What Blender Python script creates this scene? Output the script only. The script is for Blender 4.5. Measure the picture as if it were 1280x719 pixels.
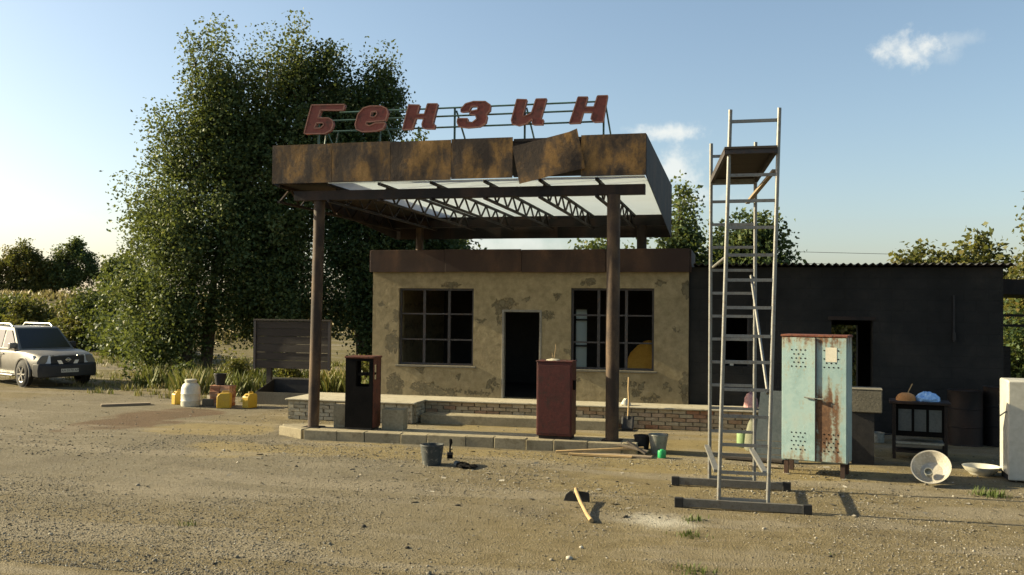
import bpy, bmesh, math, random
import numpy as np
from mathutils import Vector, Matrix, Euler

R = math.radians
random.seed(7)
for o in list(bpy.data.objects):
    bpy.data.objects.remove(o)
scene = bpy.context.scene
col = scene.collection

# ------------------------------------------------------------------ camera
cam_d = bpy.data.cameras.new('camera'); cam = bpy.data.objects.new('camera', cam_d); col.objects.link(cam)
cam_d.sensor_width = 36; cam_d.lens = 36 * 1150 / 1280
cam_d.clip_start = .1; cam_d.clip_end = 4000
_yaw, _pit, _rol = R(13.5), math.atan(25.5 / 1150), .010
_f = Vector((-math.sin(_yaw), math.cos(_yaw), 0)); _r = Vector((math.cos(_yaw), math.sin(_yaw), 0)); _z = Vector((0, 0, 1))
_F = _f * math.cos(_pit) + _z * math.sin(_pit); _U = _z * math.cos(_pit) - _f * math.sin(_pit)
_R2 = _r * math.cos(_rol) + _U * math.sin(_rol); _U2 = _U * math.cos(_rol) - _r * math.sin(_rol)
cam.matrix_world = Matrix(((_R2.x, _U2.x, -_F.x, 0), (_R2.y, _U2.y, -_F.y, 0), (_R2.z, _U2.z, -_F.z, 2.3), (0, 0, 0, 1)))
scene.camera = cam
scene.render.resolution_x = 1024; scene.render.resolution_y = 575

# ------------------------------------------------------------------ sky, sun, exposure
SUN_EL, SUN_OFF = R(24), R(1.6)          # the sun stands low on the left, nearly in the plane of the facade
sunv = Vector((-math.cos(SUN_EL) * math.cos(SUN_OFF), -math.cos(SUN_EL) * math.sin(SUN_OFF), math.sin(SUN_EL)))
w = bpy.data.worlds.new('World'); scene.world = w; w.use_nodes = True
nt = w.node_tree; nt.nodes.clear()
def WN(t, **k):
    n = nt.nodes.new(t)
    for a, b in k.items(): setattr(n, a, b)
    return n
sky = WN('ShaderNodeTexSky', sky_type='NISHITA', sun_disc=False)
sky.sun_elevation = SUN_EL; sky.sun_rotation = math.atan2(sunv.x, sunv.y)
sky.air_density = 1.0; sky.dust_density = 1.9; sky.ozone_density = 1.0; sky.altitude = 150
tc = WN('ShaderNodeTexCoord')
hs = WN('ShaderNodeHueSaturation'); hs.inputs['Saturation'].default_value = .95; hs.inputs['Hue'].default_value = .492; nt.links.new(sky.outputs[0], hs.inputs['Color'])
prev = hs.outputs[0]
def wmath(op, a, b=None):
    n = WN('ShaderNodeMath', operation=op)
    for i, v in enumerate((a, b)):
        if v is None: continue
        if isinstance(v, (int, float)): n.inputs[i].default_value = v
        else: nt.links.new(v, n.inputs[i])
    return n.outputs[0]
noi = WN('ShaderNodeTexNoise'); noi.inputs['Scale'].default_value = 38; noi.inputs['Detail'].default_value = 6; noi.inputs['Roughness'].default_value = .62
nt.links.new(tc.outputs['Generated'], noi.inputs['Vector'])
# small fair-weather clouds: direction, half width, half height (radians), strength
for d, a, b, s in (((.166, .9524, .2544), .030, .016, .8), ((.204, .9445, .2585), .022, .009, .22),
                   ((.195, .949, .246), .020, .008, .16),
                   ((-.072, .9796, .1877), .036, .010, .75), ((-.060, .9876, .1480), .028, .026, .7),
                   ((-.055, .9906, .118), .045, .012, .5), ((-.267, .9612, .069), .10, .02, .45)):
    dv = Vector(d).normalized(); rv = Vector((dv.y, -dv.x, 0)).normalized(); uv = rv.cross(dv)
    def dot(v):
        n = WN('ShaderNodeVectorMath', operation='DOT_PRODUCT'); nt.links.new(tc.outputs['Generated'], n.inputs[0]); n.inputs[1].default_value = v
        return n.outputs['Value']
    u = wmath('DIVIDE', dot(rv), a); v = wmath('DIVIDE', dot(uv), b)
    rr = wmath('SQRT', wmath('ADD', wmath('MULTIPLY', u, u), wmath('MULTIPLY', v, v)))
    rr = wmath('ADD', rr, wmath('MULTIPLY', wmath('SUBTRACT', noi.outputs[0], .5), 2.8))
    mr = WN('ShaderNodeMapRange', interpolation_type='SMOOTHSTEP'); nt.links.new(rr, mr.inputs[0])
    mr.inputs[1].default_value = 1.3; mr.inputs[2].default_value = .1; mr.inputs[3].default_value = 0; mr.inputs[4].default_value = s
    fwd = wmath('GREATER_THAN', dot(dv), 0)
    mx = WN('ShaderNodeMix', data_type='RGBA'); nt.links.new(wmath('MULTIPLY', mr.outputs[0], fwd), mx.inputs[0])
    nt.links.new(prev, mx.inputs[6]); mx.inputs[7].default_value = (5.6, 5.6, 5.2, 1)
    prev = mx.outputs[2]
bg = WN('ShaderNodeBackground'); bg.inputs[1].default_value = .068
out = WN('ShaderNodeOutputWorld')
nt.links.new(prev, bg.inputs[0]); nt.links.new(bg.outputs[0], out.inputs[0])

sl = bpy.data.lights.new('sun', 'SUN'); sl.energy = 5.0; sl.angle = R(.5); sl.color = (1, .86, .56)
so = bpy.data.objects.new('sun', sl); col.objects.link(so); so.rotation_euler = sunv.to_track_quat('Z', 'Y').to_euler(); so.location = (-40, 0, 30)
scene.view_settings.view_transform = 'Standard'; scene.view_settings.look = 'None'
scene.view_settings.exposure = 1.42; scene.view_settings.gamma = 1
scene.render.engine = 'CYCLES'

# ------------------------------------------------------------------ helpers
class MB:
    def __init__(s): s.v = []; s.f = []
    def add(s, vs, fs):
        n = len(s.v); s.v += [tuple(p) for p in vs]; s.f += [tuple(i + n for i in f) for f in fs]; return s
    def box(s, a, b, rot=None, at=None):
        (x0, y0, z0), (x1, y1, z1) = a, b
        vs = [Vector(p) for p in ((x0,y0,z0),(x1,y0,z0),(x1,y1,z0),(x0,y1,z0),(x0,y0,z1),(x1,y0,z1),(x1,y1,z1),(x0,y1,z1))]
        if rot is not None:
            m = Euler(rot).to_matrix(); c = Vector(at) if at is not None else sum(vs, Vector()) / 8
            vs = [m @ (p - c) + c for p in vs]
        return s.add(vs, [(0,3,2,1),(4,5,6,7),(0,1,5,4),(1,2,6,5),(2,3,7,6),(3,0,4,7)])
    def bar(s, p0, p1, wx, wy=None, up=(0, 0, 1)):
        p0, p1 = Vector(p0), Vector(p1); d = (p1 - p0).normalized(); up = Vector(up)
        if abs(d.dot(up)) > .97: up = Vector((0, 1, 0))
        a = d.cross(up).normalized() * wx / 2; b = a.cross(d).normalized() * (wy or wx) / 2
        vs = [p0-a-b, p0+a-b, p0+a+b, p0-a+b, p1-a-b, p1+a-b, p1+a+b, p1-a+b]
        return s.add(vs, [(0,3,2,1),(4,5,6,7),(0,1,5,4),(1,2,6,5),(2,3,7,6),(3,0,4,7)])
    def tube(s, pts, r, n=8, cap=True):
        pts = [Vector(p) for p in pts]; rs = r if isinstance(r, (list, tuple)) else [r] * len(pts)
        base = len(s.v); a = None
        for i, p in enumerate(pts):
            d = (pts[min(i+1, len(pts)-1)] - pts[max(i-1, 0)]).normalized()
            if a is None: a = d.orthogonal().normalized()
            else:
                a = (a - d * a.dot(d)); a = a.normalized() if a.length > 1e-6 else d.orthogonal().normalized()
            b = d.cross(a)
            for k in range(n):
                t = 2 * math.pi * k / n; s.v.append(tuple(p + (a * math.cos(t) + b * math.sin(t)) * rs[i]))
        for i in range(len(pts) - 1):
            for k in range(n):
                q = base + i * n; s.f.append((q+k, q+(k+1) % n, q+n+(k+1) % n, q+n+k))
        if cap:
            s.f.append(tuple(base + k for k in reversed(range(n)))); q = base + (len(pts)-1) * n; s.f.append(tuple(q + k for k in range(n)))
        return s
    def lathe(s, prof, n=24, c=(0, 0, 0), cap0=True, cap1=False, sq=0):
        base = len(s.v)
        for r_, z_ in prof:
            for k in range(n):
                t = 2 * math.pi * k / n; cx, sx = math.cos(t), math.sin(t)
                if sq:
                    q = (abs(cx) ** sq + abs(sx) ** sq) ** (-1 / sq); cx *= q; sx *= q
                s.v.append((c[0] + r_ * cx, c[1] + r_ * sx, c[2] + z_))
        for i in range(len(prof) - 1):
            for k in range(n):
                q = base + i * n; s.f.append((q+k, q+(k+1) % n, q+n+(k+1) % n, q+n+k))
        if cap0: s.f.append(tuple(base + k for k in reversed(range(n))))
        if cap1: q = base + (len(prof)-1) * n; s.f.append(tuple(q + k for k in range(n)))
        return s
    def prism(s, poly, y0, y1):      # polygon in xz, extruded along y
        n = len(poly); vs = [(x, y0, z) for x, z in poly] + [(x, y1, z) for x, z in poly]
        return s.add(vs, [tuple(range(n)), tuple(reversed(range(n, 2*n)))] + [(i, n+i, n+(i+1) % n, (i+1) % n) for i in range(n)])
    def slab(s, poly, z0, z1):       # polygon in xy, extruded along z
        n = len(poly); vs = [(x, y, z0) for x, y in poly] + [(x, y, z1) for x, y in poly]
        return s.add(vs, [tuple(reversed(range(n))), tuple(range(n, 2*n))] + [(i, (i+1) % n, n+(i+1) % n, n+i) for i in range(n)])
    def jitter(s, a, rng=random):
        s.v = [(x + rng.uniform(-a, a), y + rng.uniform(-a, a), z + rng.uniform(-a, a)) for x, y, z in s.v]; return s
    def mesh(s, name, smooth=False):
        me = bpy.data.meshes.new(name); me.from_pydata(s.v, [], s.f)
        bm = bmesh.new(); bm.from_mesh(me); bmesh.ops.recalc_face_normals(bm, faces=bm.faces); bm.to_mesh(me); bm.free()
        if smooth:
            me.polygons.foreach_set('use_smooth', [True] * len(me.polygons)); me.set_sharp_from_angle(angle=R(38))
        return me
    def build(s, name, m, parent=None, smooth=False, bevel=0, seg=1):
        me = s.mesh(name, smooth); me.materials.append(m)
        return link(name, me, parent, bevel, seg)
def link(name, me, parent=None, bevel=0, seg=1):
    o = bpy.data.objects.new(name, me); col.objects.link(o); o.parent = parent
    if bevel:
        b = o.modifiers.new('bevel', 'BEVEL'); b.width = bevel; b.segments = seg; b.limit_method = 'ANGLE'; b.angle_limit = R(40)
    return o
def tag(o, label, cat, group=None, kind=None):
    o['label'] = label; o['category'] = cat
    if group: o['group'] = group
    if kind: o['kind'] = kind
    return o
def thing(name, label, cat, loc=(0, 0, 0), rz=0, group=None):
    o = bpy.data.objects.new(name, None); o.empty_display_size = .1; col.objects.link(o); o.location = loc; o.rotation_euler = (0, 0, rz)
    return tag(o, label, cat, group)
def struct(o): o['kind'] = 'structure'; return o
def place(o, loc, rot=(0, 0, 0)): o.location = loc; o.rotation_euler = rot; return o

# ------------------------------------------------------------------ materials
class NT:
    def __init__(s, name):
        s.m = bpy.data.materials.new(name); s.m.use_nodes = True; s.t = s.m.node_tree; s.t.nodes.clear()
        s.out = s.n('ShaderNodeOutputMaterial'); s.b = s.n('ShaderNodeBsdfPrincipled'); s.l(s.b.outputs[0], s.out.inputs[0])
    def n(s, t, **k):
        x = s.t.nodes.new(t)
        for a, b in k.items(): setattr(x, a, b)
        return x
    def l(s, a, b): s.t.links.new(a, b)
    def put(s, v, i):
        if isinstance(v, (int, float)): i.default_value = v
        elif isinstance(v, (tuple, list)): i.default_value = tuple(v) + (1,) * (len(i.default_value) - len(v))
        else: s.l(v, i)
    def math(s, op, a, b=0.0, clamp=False):
        x = s.n('ShaderNodeMath', operation=op, use_clamp=clamp); s.put(a, x.inputs[0]); s.put(b, x.inputs[1]); return x.outputs[0]
    def mix(s, f, a, b, mode='MIX'):
        x = s.n('ShaderNodeMix', data_type='RGBA', blend_type=mode); s.put(f, x.inputs[0]); s.put(a, x.inputs[6]); s.put(b, x.inputs[7]); return x.outputs[2]
    def ramp(s, f, stops, interp='LINEAR'):
        x = s.n('ShaderNodeValToRGB'); x.color_ramp.interpolation = interp; e = x.color_ramp.elements
        while len(e) < len(stops): e.new(.5)
        for q, (p, c) in zip(e, stops): q.position = p; q.color = tuple(c) + (1,) if isinstance(c, (tuple, list)) else (c, c, c, 1)
        s.l(f, x.inputs[0]); return x.outputs[0]
    def step(s, f, a, b):
        x = s.n('ShaderNodeMapRange', interpolation_type='SMOOTHSTEP'); s.put(f, x.inputs[0]); x.inputs[1].default_value = a; x.inputs[2].default_value = b; return x.outputs[0]
    def coord(s, rnd=True, scale=(1, 1, 1)):
        c = s.n('ShaderNodeTexCoord').outputs['Object']
        if rnd:
            oi = s.n('ShaderNodeObjectInfo'); cx = s.n('ShaderNodeCombineXYZ')
            for i in range(3): s.l(s.math('MULTIPLY', oi.outputs['Random'], 37.0 + 11 * i), cx.inputs[i])
            a = s.n('ShaderNodeVectorMath', operation='ADD'); s.l(c, a.inputs[0]); s.l(cx.outputs[0], a.inputs[1]); c = a.outputs[0]
        if scale != (1, 1, 1):
            a = s.n('ShaderNodeVectorMath', operation='MULTIPLY'); s.l(c, a.inputs[0]); a.inputs[1].default_value = scale; c = a.outputs[0]
        return c
    def noise(s, c, scale, detail=6, rough=.6, dist=0):
        x = s.n('ShaderNodeTexNoise'); s.l(c, x.inputs['Vector']); x.inputs['Scale'].default_value = scale; x.inputs['Detail'].default_value = detail
        x.inputs['Roughness'].default_value = rough; x.inputs['Distortion'].default_value = dist; return x.outputs[0]
    def bump(s, h, dist, strength=1.0, nrm=None):
        x = s.n('ShaderNodeBump'); s.put(h, x.inputs['Height']); x.inputs['Distance'].default_value = dist; x.inputs['Strength'].default_value = strength
        if nrm is not None: s.l(nrm, x.inputs['Normal'])
        return x.outputs[0]
    def fin(s, base, rough=.8, metal=0, nrm=None, spec=.4):
        s.put(base, s.b.inputs['Base Color']); s.put(rough, s.b.inputs['Roughness']); s.put(metal, s.b.inputs['Metallic']); s.b.inputs['Specular IOR Level'].default_value = spec
        if nrm is not None: s.l(nrm, s.b.inputs['Normal'])
        return s.m

def simple(name, cols, rough=.8, scale=6, bump=.003, bscale=None, metal=0, spec=.35, stretch=(1, 1, 1), dirt=None, rvar=.12):
    """uneven surface: colour drifting between the given tones, fine relief, uneven gloss, per-object tint"""
    t = NT(name); c = t.coord(True, stretch); n1 = t.noise(c, scale, 8, .62); n2 = t.noise(c, bscale or scale * 7, 5, .65)
    k = len(cols); col_ = t.ramp(n1, [(.28 + .44 * i / max(1, k - 1), q) for i, q in enumerate(cols)])
    col_ = t.mix(.22, col_, t.ramp(n2, [(.3, .0), (.7, 1.)]), 'SOFT_LIGHT')
    if dirt is not None:
        d = t.step(t.noise(c, scale * 1.9, 7, .7), .52, .66); col_ = t.mix(t.math('MULTIPLY', d, .75), col_, dirt)
    oi = t.n('ShaderNodeObjectInfo'); hv = t.n('ShaderNodeHueSaturation'); t.l(col_, hv.inputs['Color'])
    t.l(t.math('ADD', t.math('MULTIPLY', oi.outputs['Random'], 2 * rvar), 1 - rvar), hv.inputs['Value'])
    return t.fin(hv.outputs[0], t.math('ADD', t.math('MULTIPLY', n2, .25), rough - .12), metal, t.bump(n2, bump), spec)

def rust_mat(name, a=(.04, .027, .018), b=(.092, .056, .027), c_=(.205, .112, .034), scale=1.9, hi=(.29, .165, .055)):
    t = NT(name); c = t.coord(True); cs = t.n('ShaderNodeVectorMath', operation='MULTIPLY'); t.l(c, cs.inputs[0]); cs.inputs[1].default_value = (1, 1, .45)
    n1 = t.noise(cs.outputs[0], scale * 1.7, 5, .55, .4); n2 = t.noise(c, scale * 9, 8, .7); n3 = t.noise(c, scale * .8, 3, .5)
    f = t.math('ADD', t.math('MULTIPLY', n1, .75), t.math('ADD', t.math('MULTIPLY', n2, .2), t.math('MULTIPLY', t.math('SUBTRACT', n3, .5), .3)))
    cl = t.ramp(f, [(.40, a), (.47, b), (.545, c_), (.64, hi)])
    fine = t.noise(c, 90, 3, .7); cl = t.mix(.35, cl, t.ramp(fine, [(.3, 0.), (.7, 1.)]), 'SOFT_LIGHT')
    return t.fin(cl, t.math('ADD', t.math('MULTIPLY', n2, .3), .55), .0, t.bump(t.math('ADD', t.math('MULTIPLY', n2, .6), t.math('MULTIPLY', n3, .4)), .006), .3)

MT = {}
MT['rust'] = rust_mat('rusted_sheet')
MT['rust_dark'] = rust_mat('dark_rusted_steel', (.010, .008, .007), (.018, .012, .009), (.03, .018, .012), 1.2, (.045, .025, .015))
MT['rust_brown'] = rust_mat('brown_rusted_fascia', (.03, .016, .012), (.036, .02, .014), (.06, .031, .019), 1.0, (.10, .053, .03))
MT['post'] = rust_mat('rusted_post', (.028, .018, .012), (.05, .031, .019), (.08, .05, .028), 2.0, (.12, .075, .04))
MT['letter'] = simple('faded_red_paint', [(.13, .034, .024), (.2, .055, .038), (.16, .06, .042)], .65, 5, .002, dirt=(.055, .03, .022))
MT['letter_rim'] = simple('letter_edge_paint', [(.28, .13, .09), (.2, .085, .06)], .6, 9, .001)
MT['green_paint'] = simple('old_green_paint', [(.03, .08, .07), (.05, .11, .09)], .5, 8, .001, dirt=(.06, .035, .02))
MT['black'] = simple('burnt_black_sheet', [(.004, .004, .004), (.009, .008, .0075)], .9, 5, .003, spec=.08)
MT['dark_red'] = simple('dark_red_paint', [(.052, .010, .008), (.068, .013, .010), (.045, .011, .008)], .55, 3, .002, dirt=(.03, .014, .01))
MT['redbrown'] = simple('red_brown_rust', [(.15, .045, .022), (.10, .028, .016), (.2, .075, .035)], .75, 6, .003, dirt=(.03, .015, .01))
MT['concrete'] = simple('weathered_concrete', [(.19, .162, .10), (.25, .215, .14), (.22, .187, .12)], .9, 2.4, .005, 26, dirt=(.13, .105, .062))
MT['concrete_pale'] = simple('pale_concrete', [(.30, .27, .195), (.39, .355, .27)], .9, 3, .004, 30, dirt=(.2, .17, .11))
MT['concrete_grey'] = simple('grey_concrete', [(.11, .10, .075), (.16, .145, .11)], .9, 3, .005, 25)
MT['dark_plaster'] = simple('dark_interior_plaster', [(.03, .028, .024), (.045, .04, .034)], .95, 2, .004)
MT['ceiling'] = None
MT['steel'] = simple('galvanised_tube', [(.14, .14, .13), (.2, .2, .185), (.165, .165, .15)], .5, 14, .001, metal=.5, dirt=(.15, .115, .085))
MT['alu_beam'] = simple('dull_outrigger_beam', [(.10, .095, .08), (.15, .14, .12)], .6, 9, .002, metal=.3, dirt=(.08, .06, .04))
MT['rubber'] = simple('black_rubber', [(.012, .012, .012), (.022, .021, .02)], .8, 10, .002)
MT['wood'] = simple('sawn_timber', [(.27, .18, .085), (.36, .25, .12), (.3, .2, .1)], .8, 3, .003, 20, stretch=(1, 1, 6))
MT['wood_x'] = simple('weathered_board', [(.16, .125, .085), (.24, .19, .13), (.2, .16, .11)], .85, 3, .004, 20, stretch=(.35, 4, 5))
MT['wood_dark'] = simple('dark_weathered_plank', [(.02, .017, .014), (.042, .034, .027), (.03, .024, .02)], .8, 4, .004, 24, stretch=(.3, 3, 6))
MT['turq'] = None
MT['white_enamel'] = simple('white_enamel', [(.44, .425, .355), (.51, .49, .415)], .35, 2, .0004, spec=.5, dirt=(.4, .375, .3))
MT['basin'] = simple('enamel_basin', [(.34, .32, .265), (.42, .39, .33)], .25, 5, .0006, spec=.6, dirt=(.38, .32, .22))
MT['white_plastic'] = simple('milky_plastic', [(.46, .44, .36), (.53, .51, .43)], .45, 3, .001, dirt=(.5, .45, .33))
MT['yellow'] = simple('yellow_plastic', [(.40, .25, .02), (.46, .3, .028)], .45, 4, .001, dirt=(.4, .25, .05))
MT['green'] = simple('bright_green_plastic', [(.02, .28, .09), (.03, .36, .12)], .4, 6, .001)
MT['pale_green'] = simple('pale_green_plastic', [(.16, .25, .11), (.22, .31, .14)], .5, 6, .001)
MT['zinc'] = simple('zinc_bucket', [(.2, .21, .18), (.3, .3, .26)], .5, 10, .002, metal=.4, dirt=(.16, .14, .1))
MT['mortar_bucket'] = simple('mortar_stained_bucket', [(.025, .03, .03), (.06, .065, .06)], .7, 8, .003, dirt=(.2, .18, .14))
MT['dark_metal'] = simple('dark_iron', [(.015, .015, .016), (.035, .032, .03)], .55, 9, .002, metal=.2)
MT['blue'] = simple('blue_polythene', [(.03, .16, .5), (.3, .5, .75), (.05, .22, .6)], .35, 12, .002)
MT['orange'] = simple('tan_felt', [(.35, .16, .05), (.45, .22, .08)], .85, 8, .002)
MT['sack'] = simple('grey_sack', [(.11, .115, .08), (.16, .16, .11)], .9, 7, .004)
MT['ochre_cloth'] = simple('ochre_cloth', [(.5, .24, .03), (.62, .33, .05)], .85, 5, .004)
MT['pink'] = simple('red_striped_cloth', [(.35, .05, .06), (.5, .32, .3), (.3, .04, .05)], .8, 14, .003, stretch=(1, 1, 3))
MT['grey_sheet'] = simple('blue_grey_sheet_metal', [(.055, .068, .07), (.085, .095, .095)], .55, 4, .002, metal=.2)
MT['slate'] = simple('dark_asbestos_slate', [(.03, .03, .03), (.06, .058, .055)], .9, 5, .004)
MT['bark'] = simple('bark', [(.06, .048, .035), (.11, .09, .068), (.05, .04, .03)], .95, 6, .012, 22, stretch=(1, 1, .35))
MT['window_steel'] = simple('grey_window_steel', [(.032, .030, .031), (.052, .048, .048)], .6, 10, .001, dirt=(.09, .05, .03))
MT['door_trim'] = simple('pale_door_trim', [(.14, .13, .11), (.2, .19, .16)], .7, 8, .002, dirt=(.2, .16, .1))
MT['paper'] = simple('paper_label', [(.5, .47, .38), (.58, .55, .45)], .8, 14, .0005)

def glass_mat(name, tint=(.012, .015, .016), rough=.08):
    t = NT(name); c = t.coord(True); n = t.noise(c, 5, 5, .6)
    return t.fin(t.mix(t.math('MULTIPLY', n, .35), tint, (.05, .045, .035)), t.math('ADD', t.math('MULTIPLY', n, .15), rough), 0, None, .6)
MT['glass'] = glass_mat('dark_glass', (.008, .012, .011), .14)
def ceil_mat():
    t = NT('white_roof_sheet'); c = t.coord(True); n = t.noise(c, 1.3, 5, .6); n2 = t.noise(c, 14, 4, .6)
    cl = t.mix(t.step(n, .45, .75), (.86, .85, .79), (.76, .73, .64)); t.fin(cl, .6, 0, t.bump(n2, .002))
    tr = t.n('ShaderNodeBsdfTranslucent'); tr.inputs[0].default_value = (.80, .86, .90, 1); ms = t.n('ShaderNodeMixShader'); ms.inputs[0].default_value = .6
    t.l(t.b.outputs[0], ms.inputs[1]); t.l(tr.outputs[0], ms.inputs[2]); t.l(ms.outputs[0], t.out.inputs[0]); return t.m
MT['ceiling'] = ceil_mat()
def pane_mat():
    t = NT('frosted_pane'); c = t.coord(True); n = t.noise(c, 3, 4, .6)
    t.fin(t.mix(n, (.72, .73, .66), (.6, .6, .52)), .5)
    tr = t.n('ShaderNodeBsdfTranslucent'); tr.inputs[0].default_value = (.8, .82, .74, 1); ms = t.n('ShaderNodeMixShader'); ms.inputs[0].default_value = .75
    t.l(t.b.outputs[0], ms.inputs[1]); t.l(tr.outputs[0], ms.inputs[2]); t.l(ms.outputs[0], t.out.inputs[0]); return t.m
MT['frosted'] = pane_mat()
def turq_mat(name, heavy):
    t = NT(name); c = t.coord(False); oi = t.n('ShaderNodeObjectInfo')
    n1 = t.noise(c, 3.2, 8, .65); n2 = t.noise(c, 22, 6, .7)
    sp = t.n('ShaderNodeSeparateXYZ'); t.l(c, sp.inputs[0])
    paint = t.ramp(n1, [(.3, (.18, .275, .275)), (.5, (.245, .345, .34)), (.7, (.31, .40, .375))])
    # rust: running down in streaks, heavier along edges and where the builder says
    cs = t.n('ShaderNodeVectorMath', operation='MULTIPLY'); t.l(c, cs.inputs[0]); cs.inputs[1].default_value = (1, 1, .16)
    st = t.noise(cs.outputs[0], 11, 6, .6)
    topz = t.step(sp.outputs[2], 1.62, 1.95); botz = t.step(sp.outputs[2], .55, .12)
    f = t.math('ADD', t.math('ADD', t.math('MULTIPLY', st, .55), t.math('MULTIPLY', n2, .35)), t.math('ADD', t.math('MULTIPLY', topz, .15), t.math('MULTIPLY', botz, .10)))
    if heavy:
        dx = t.math('MULTIPLY', t.math('ABSOLUTE', t.math('SUBTRACT', sp.outputs[0], .57)), 3.6); dz = t.math('MULTIPLY', t.math('ABSOLUTE', t.math('SUBTRACT', sp.outputs[2], .78)), 1.4)
        f = t.math('ADD', f, t.math('MULTIPLY', t.math('SUBTRACT', 1., t.math('MAXIMUM', dx, dz), True), .34))
    m = t.step(f, .545, .66); m2 = t.step(f, .50, .56)
    rustc = t.ramp(n2, [(.3, (.05, .026, .016)), (.55, (.115, .058, .028)), (.75, (.19, .11, .055))])
    cl = t.mix(t.math('MULTIPLY', m2, .55), paint, (.26, .235, .15)); cl = t.mix(t.math('MULTIPLY', t.step(n1, .5, .7), .35), cl, (.2, .215, .185)); cl = t.mix(m, cl, rustc)
    return t.fin(cl, t.math('ADD', t.math('MULTIPLY', m, .35), .45), 0, t.bump(t.math('ADD', n2, t.math('MULTIPLY', m, -.6)), .0025), .4)
MT['turq'] = turq_mat('peeling_turquoise_paint', False); MT['turq_rust'] = turq_mat('rusted_turquoise_paint', True)

def brick_mat(name, stops, paint=None):
    t = NT(name); c = t.coord(True); oi = t.n('ShaderNodeObjectInfo'); n1 = t.noise(c, 9, 6, .7); n2 = t.noise(c, 60, 4, .7)
    cl = t.ramp(oi.outputs['Random'], stops, 'LINEAR'); cl = t.mix(.55, cl, t.ramp(n1, [(.3, .15), (.7, .85)]), 'SOFT_LIGHT')
    if paint: cl = t.mix(t.step(n1, .38, .56), cl, paint)
    return t.fin(cl, .92, 0, t.bump(t.math('ADD', t.math('MULTIPLY', n1, .5), t.math('MULTIPLY', n2, .5)), .008), .2)
MT['brick'] = brick_mat('old_brick', [(.0, (.32, .25, .15)), (.35, (.38, .31, .2)), (.62, (.33, .24, .14)), (.8, (.32, .19, .11)), (.9, (.4, .33, .22)), (1., (.29, .15, .085))])
MT['brick_grey'] = brick_mat('limewashed_brick', [(0, (.3, .255, .165)), (.5, (.34, .29, .195)), (1, (.27, .22, .14))], (.37, .335, .245))
MT['brick_red'] = brick_mat('red_brick', [(0, (.3, .13, .07)), (.4, (.36, .19, .11)), (.7, (.42, .27, .17)), (1, (.25, .10, .06))])
MT['mortar'] = simple('mortar', [(.2, .175, .12), (.27, .235, .165)], .95, 9, .006, 40)

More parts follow.
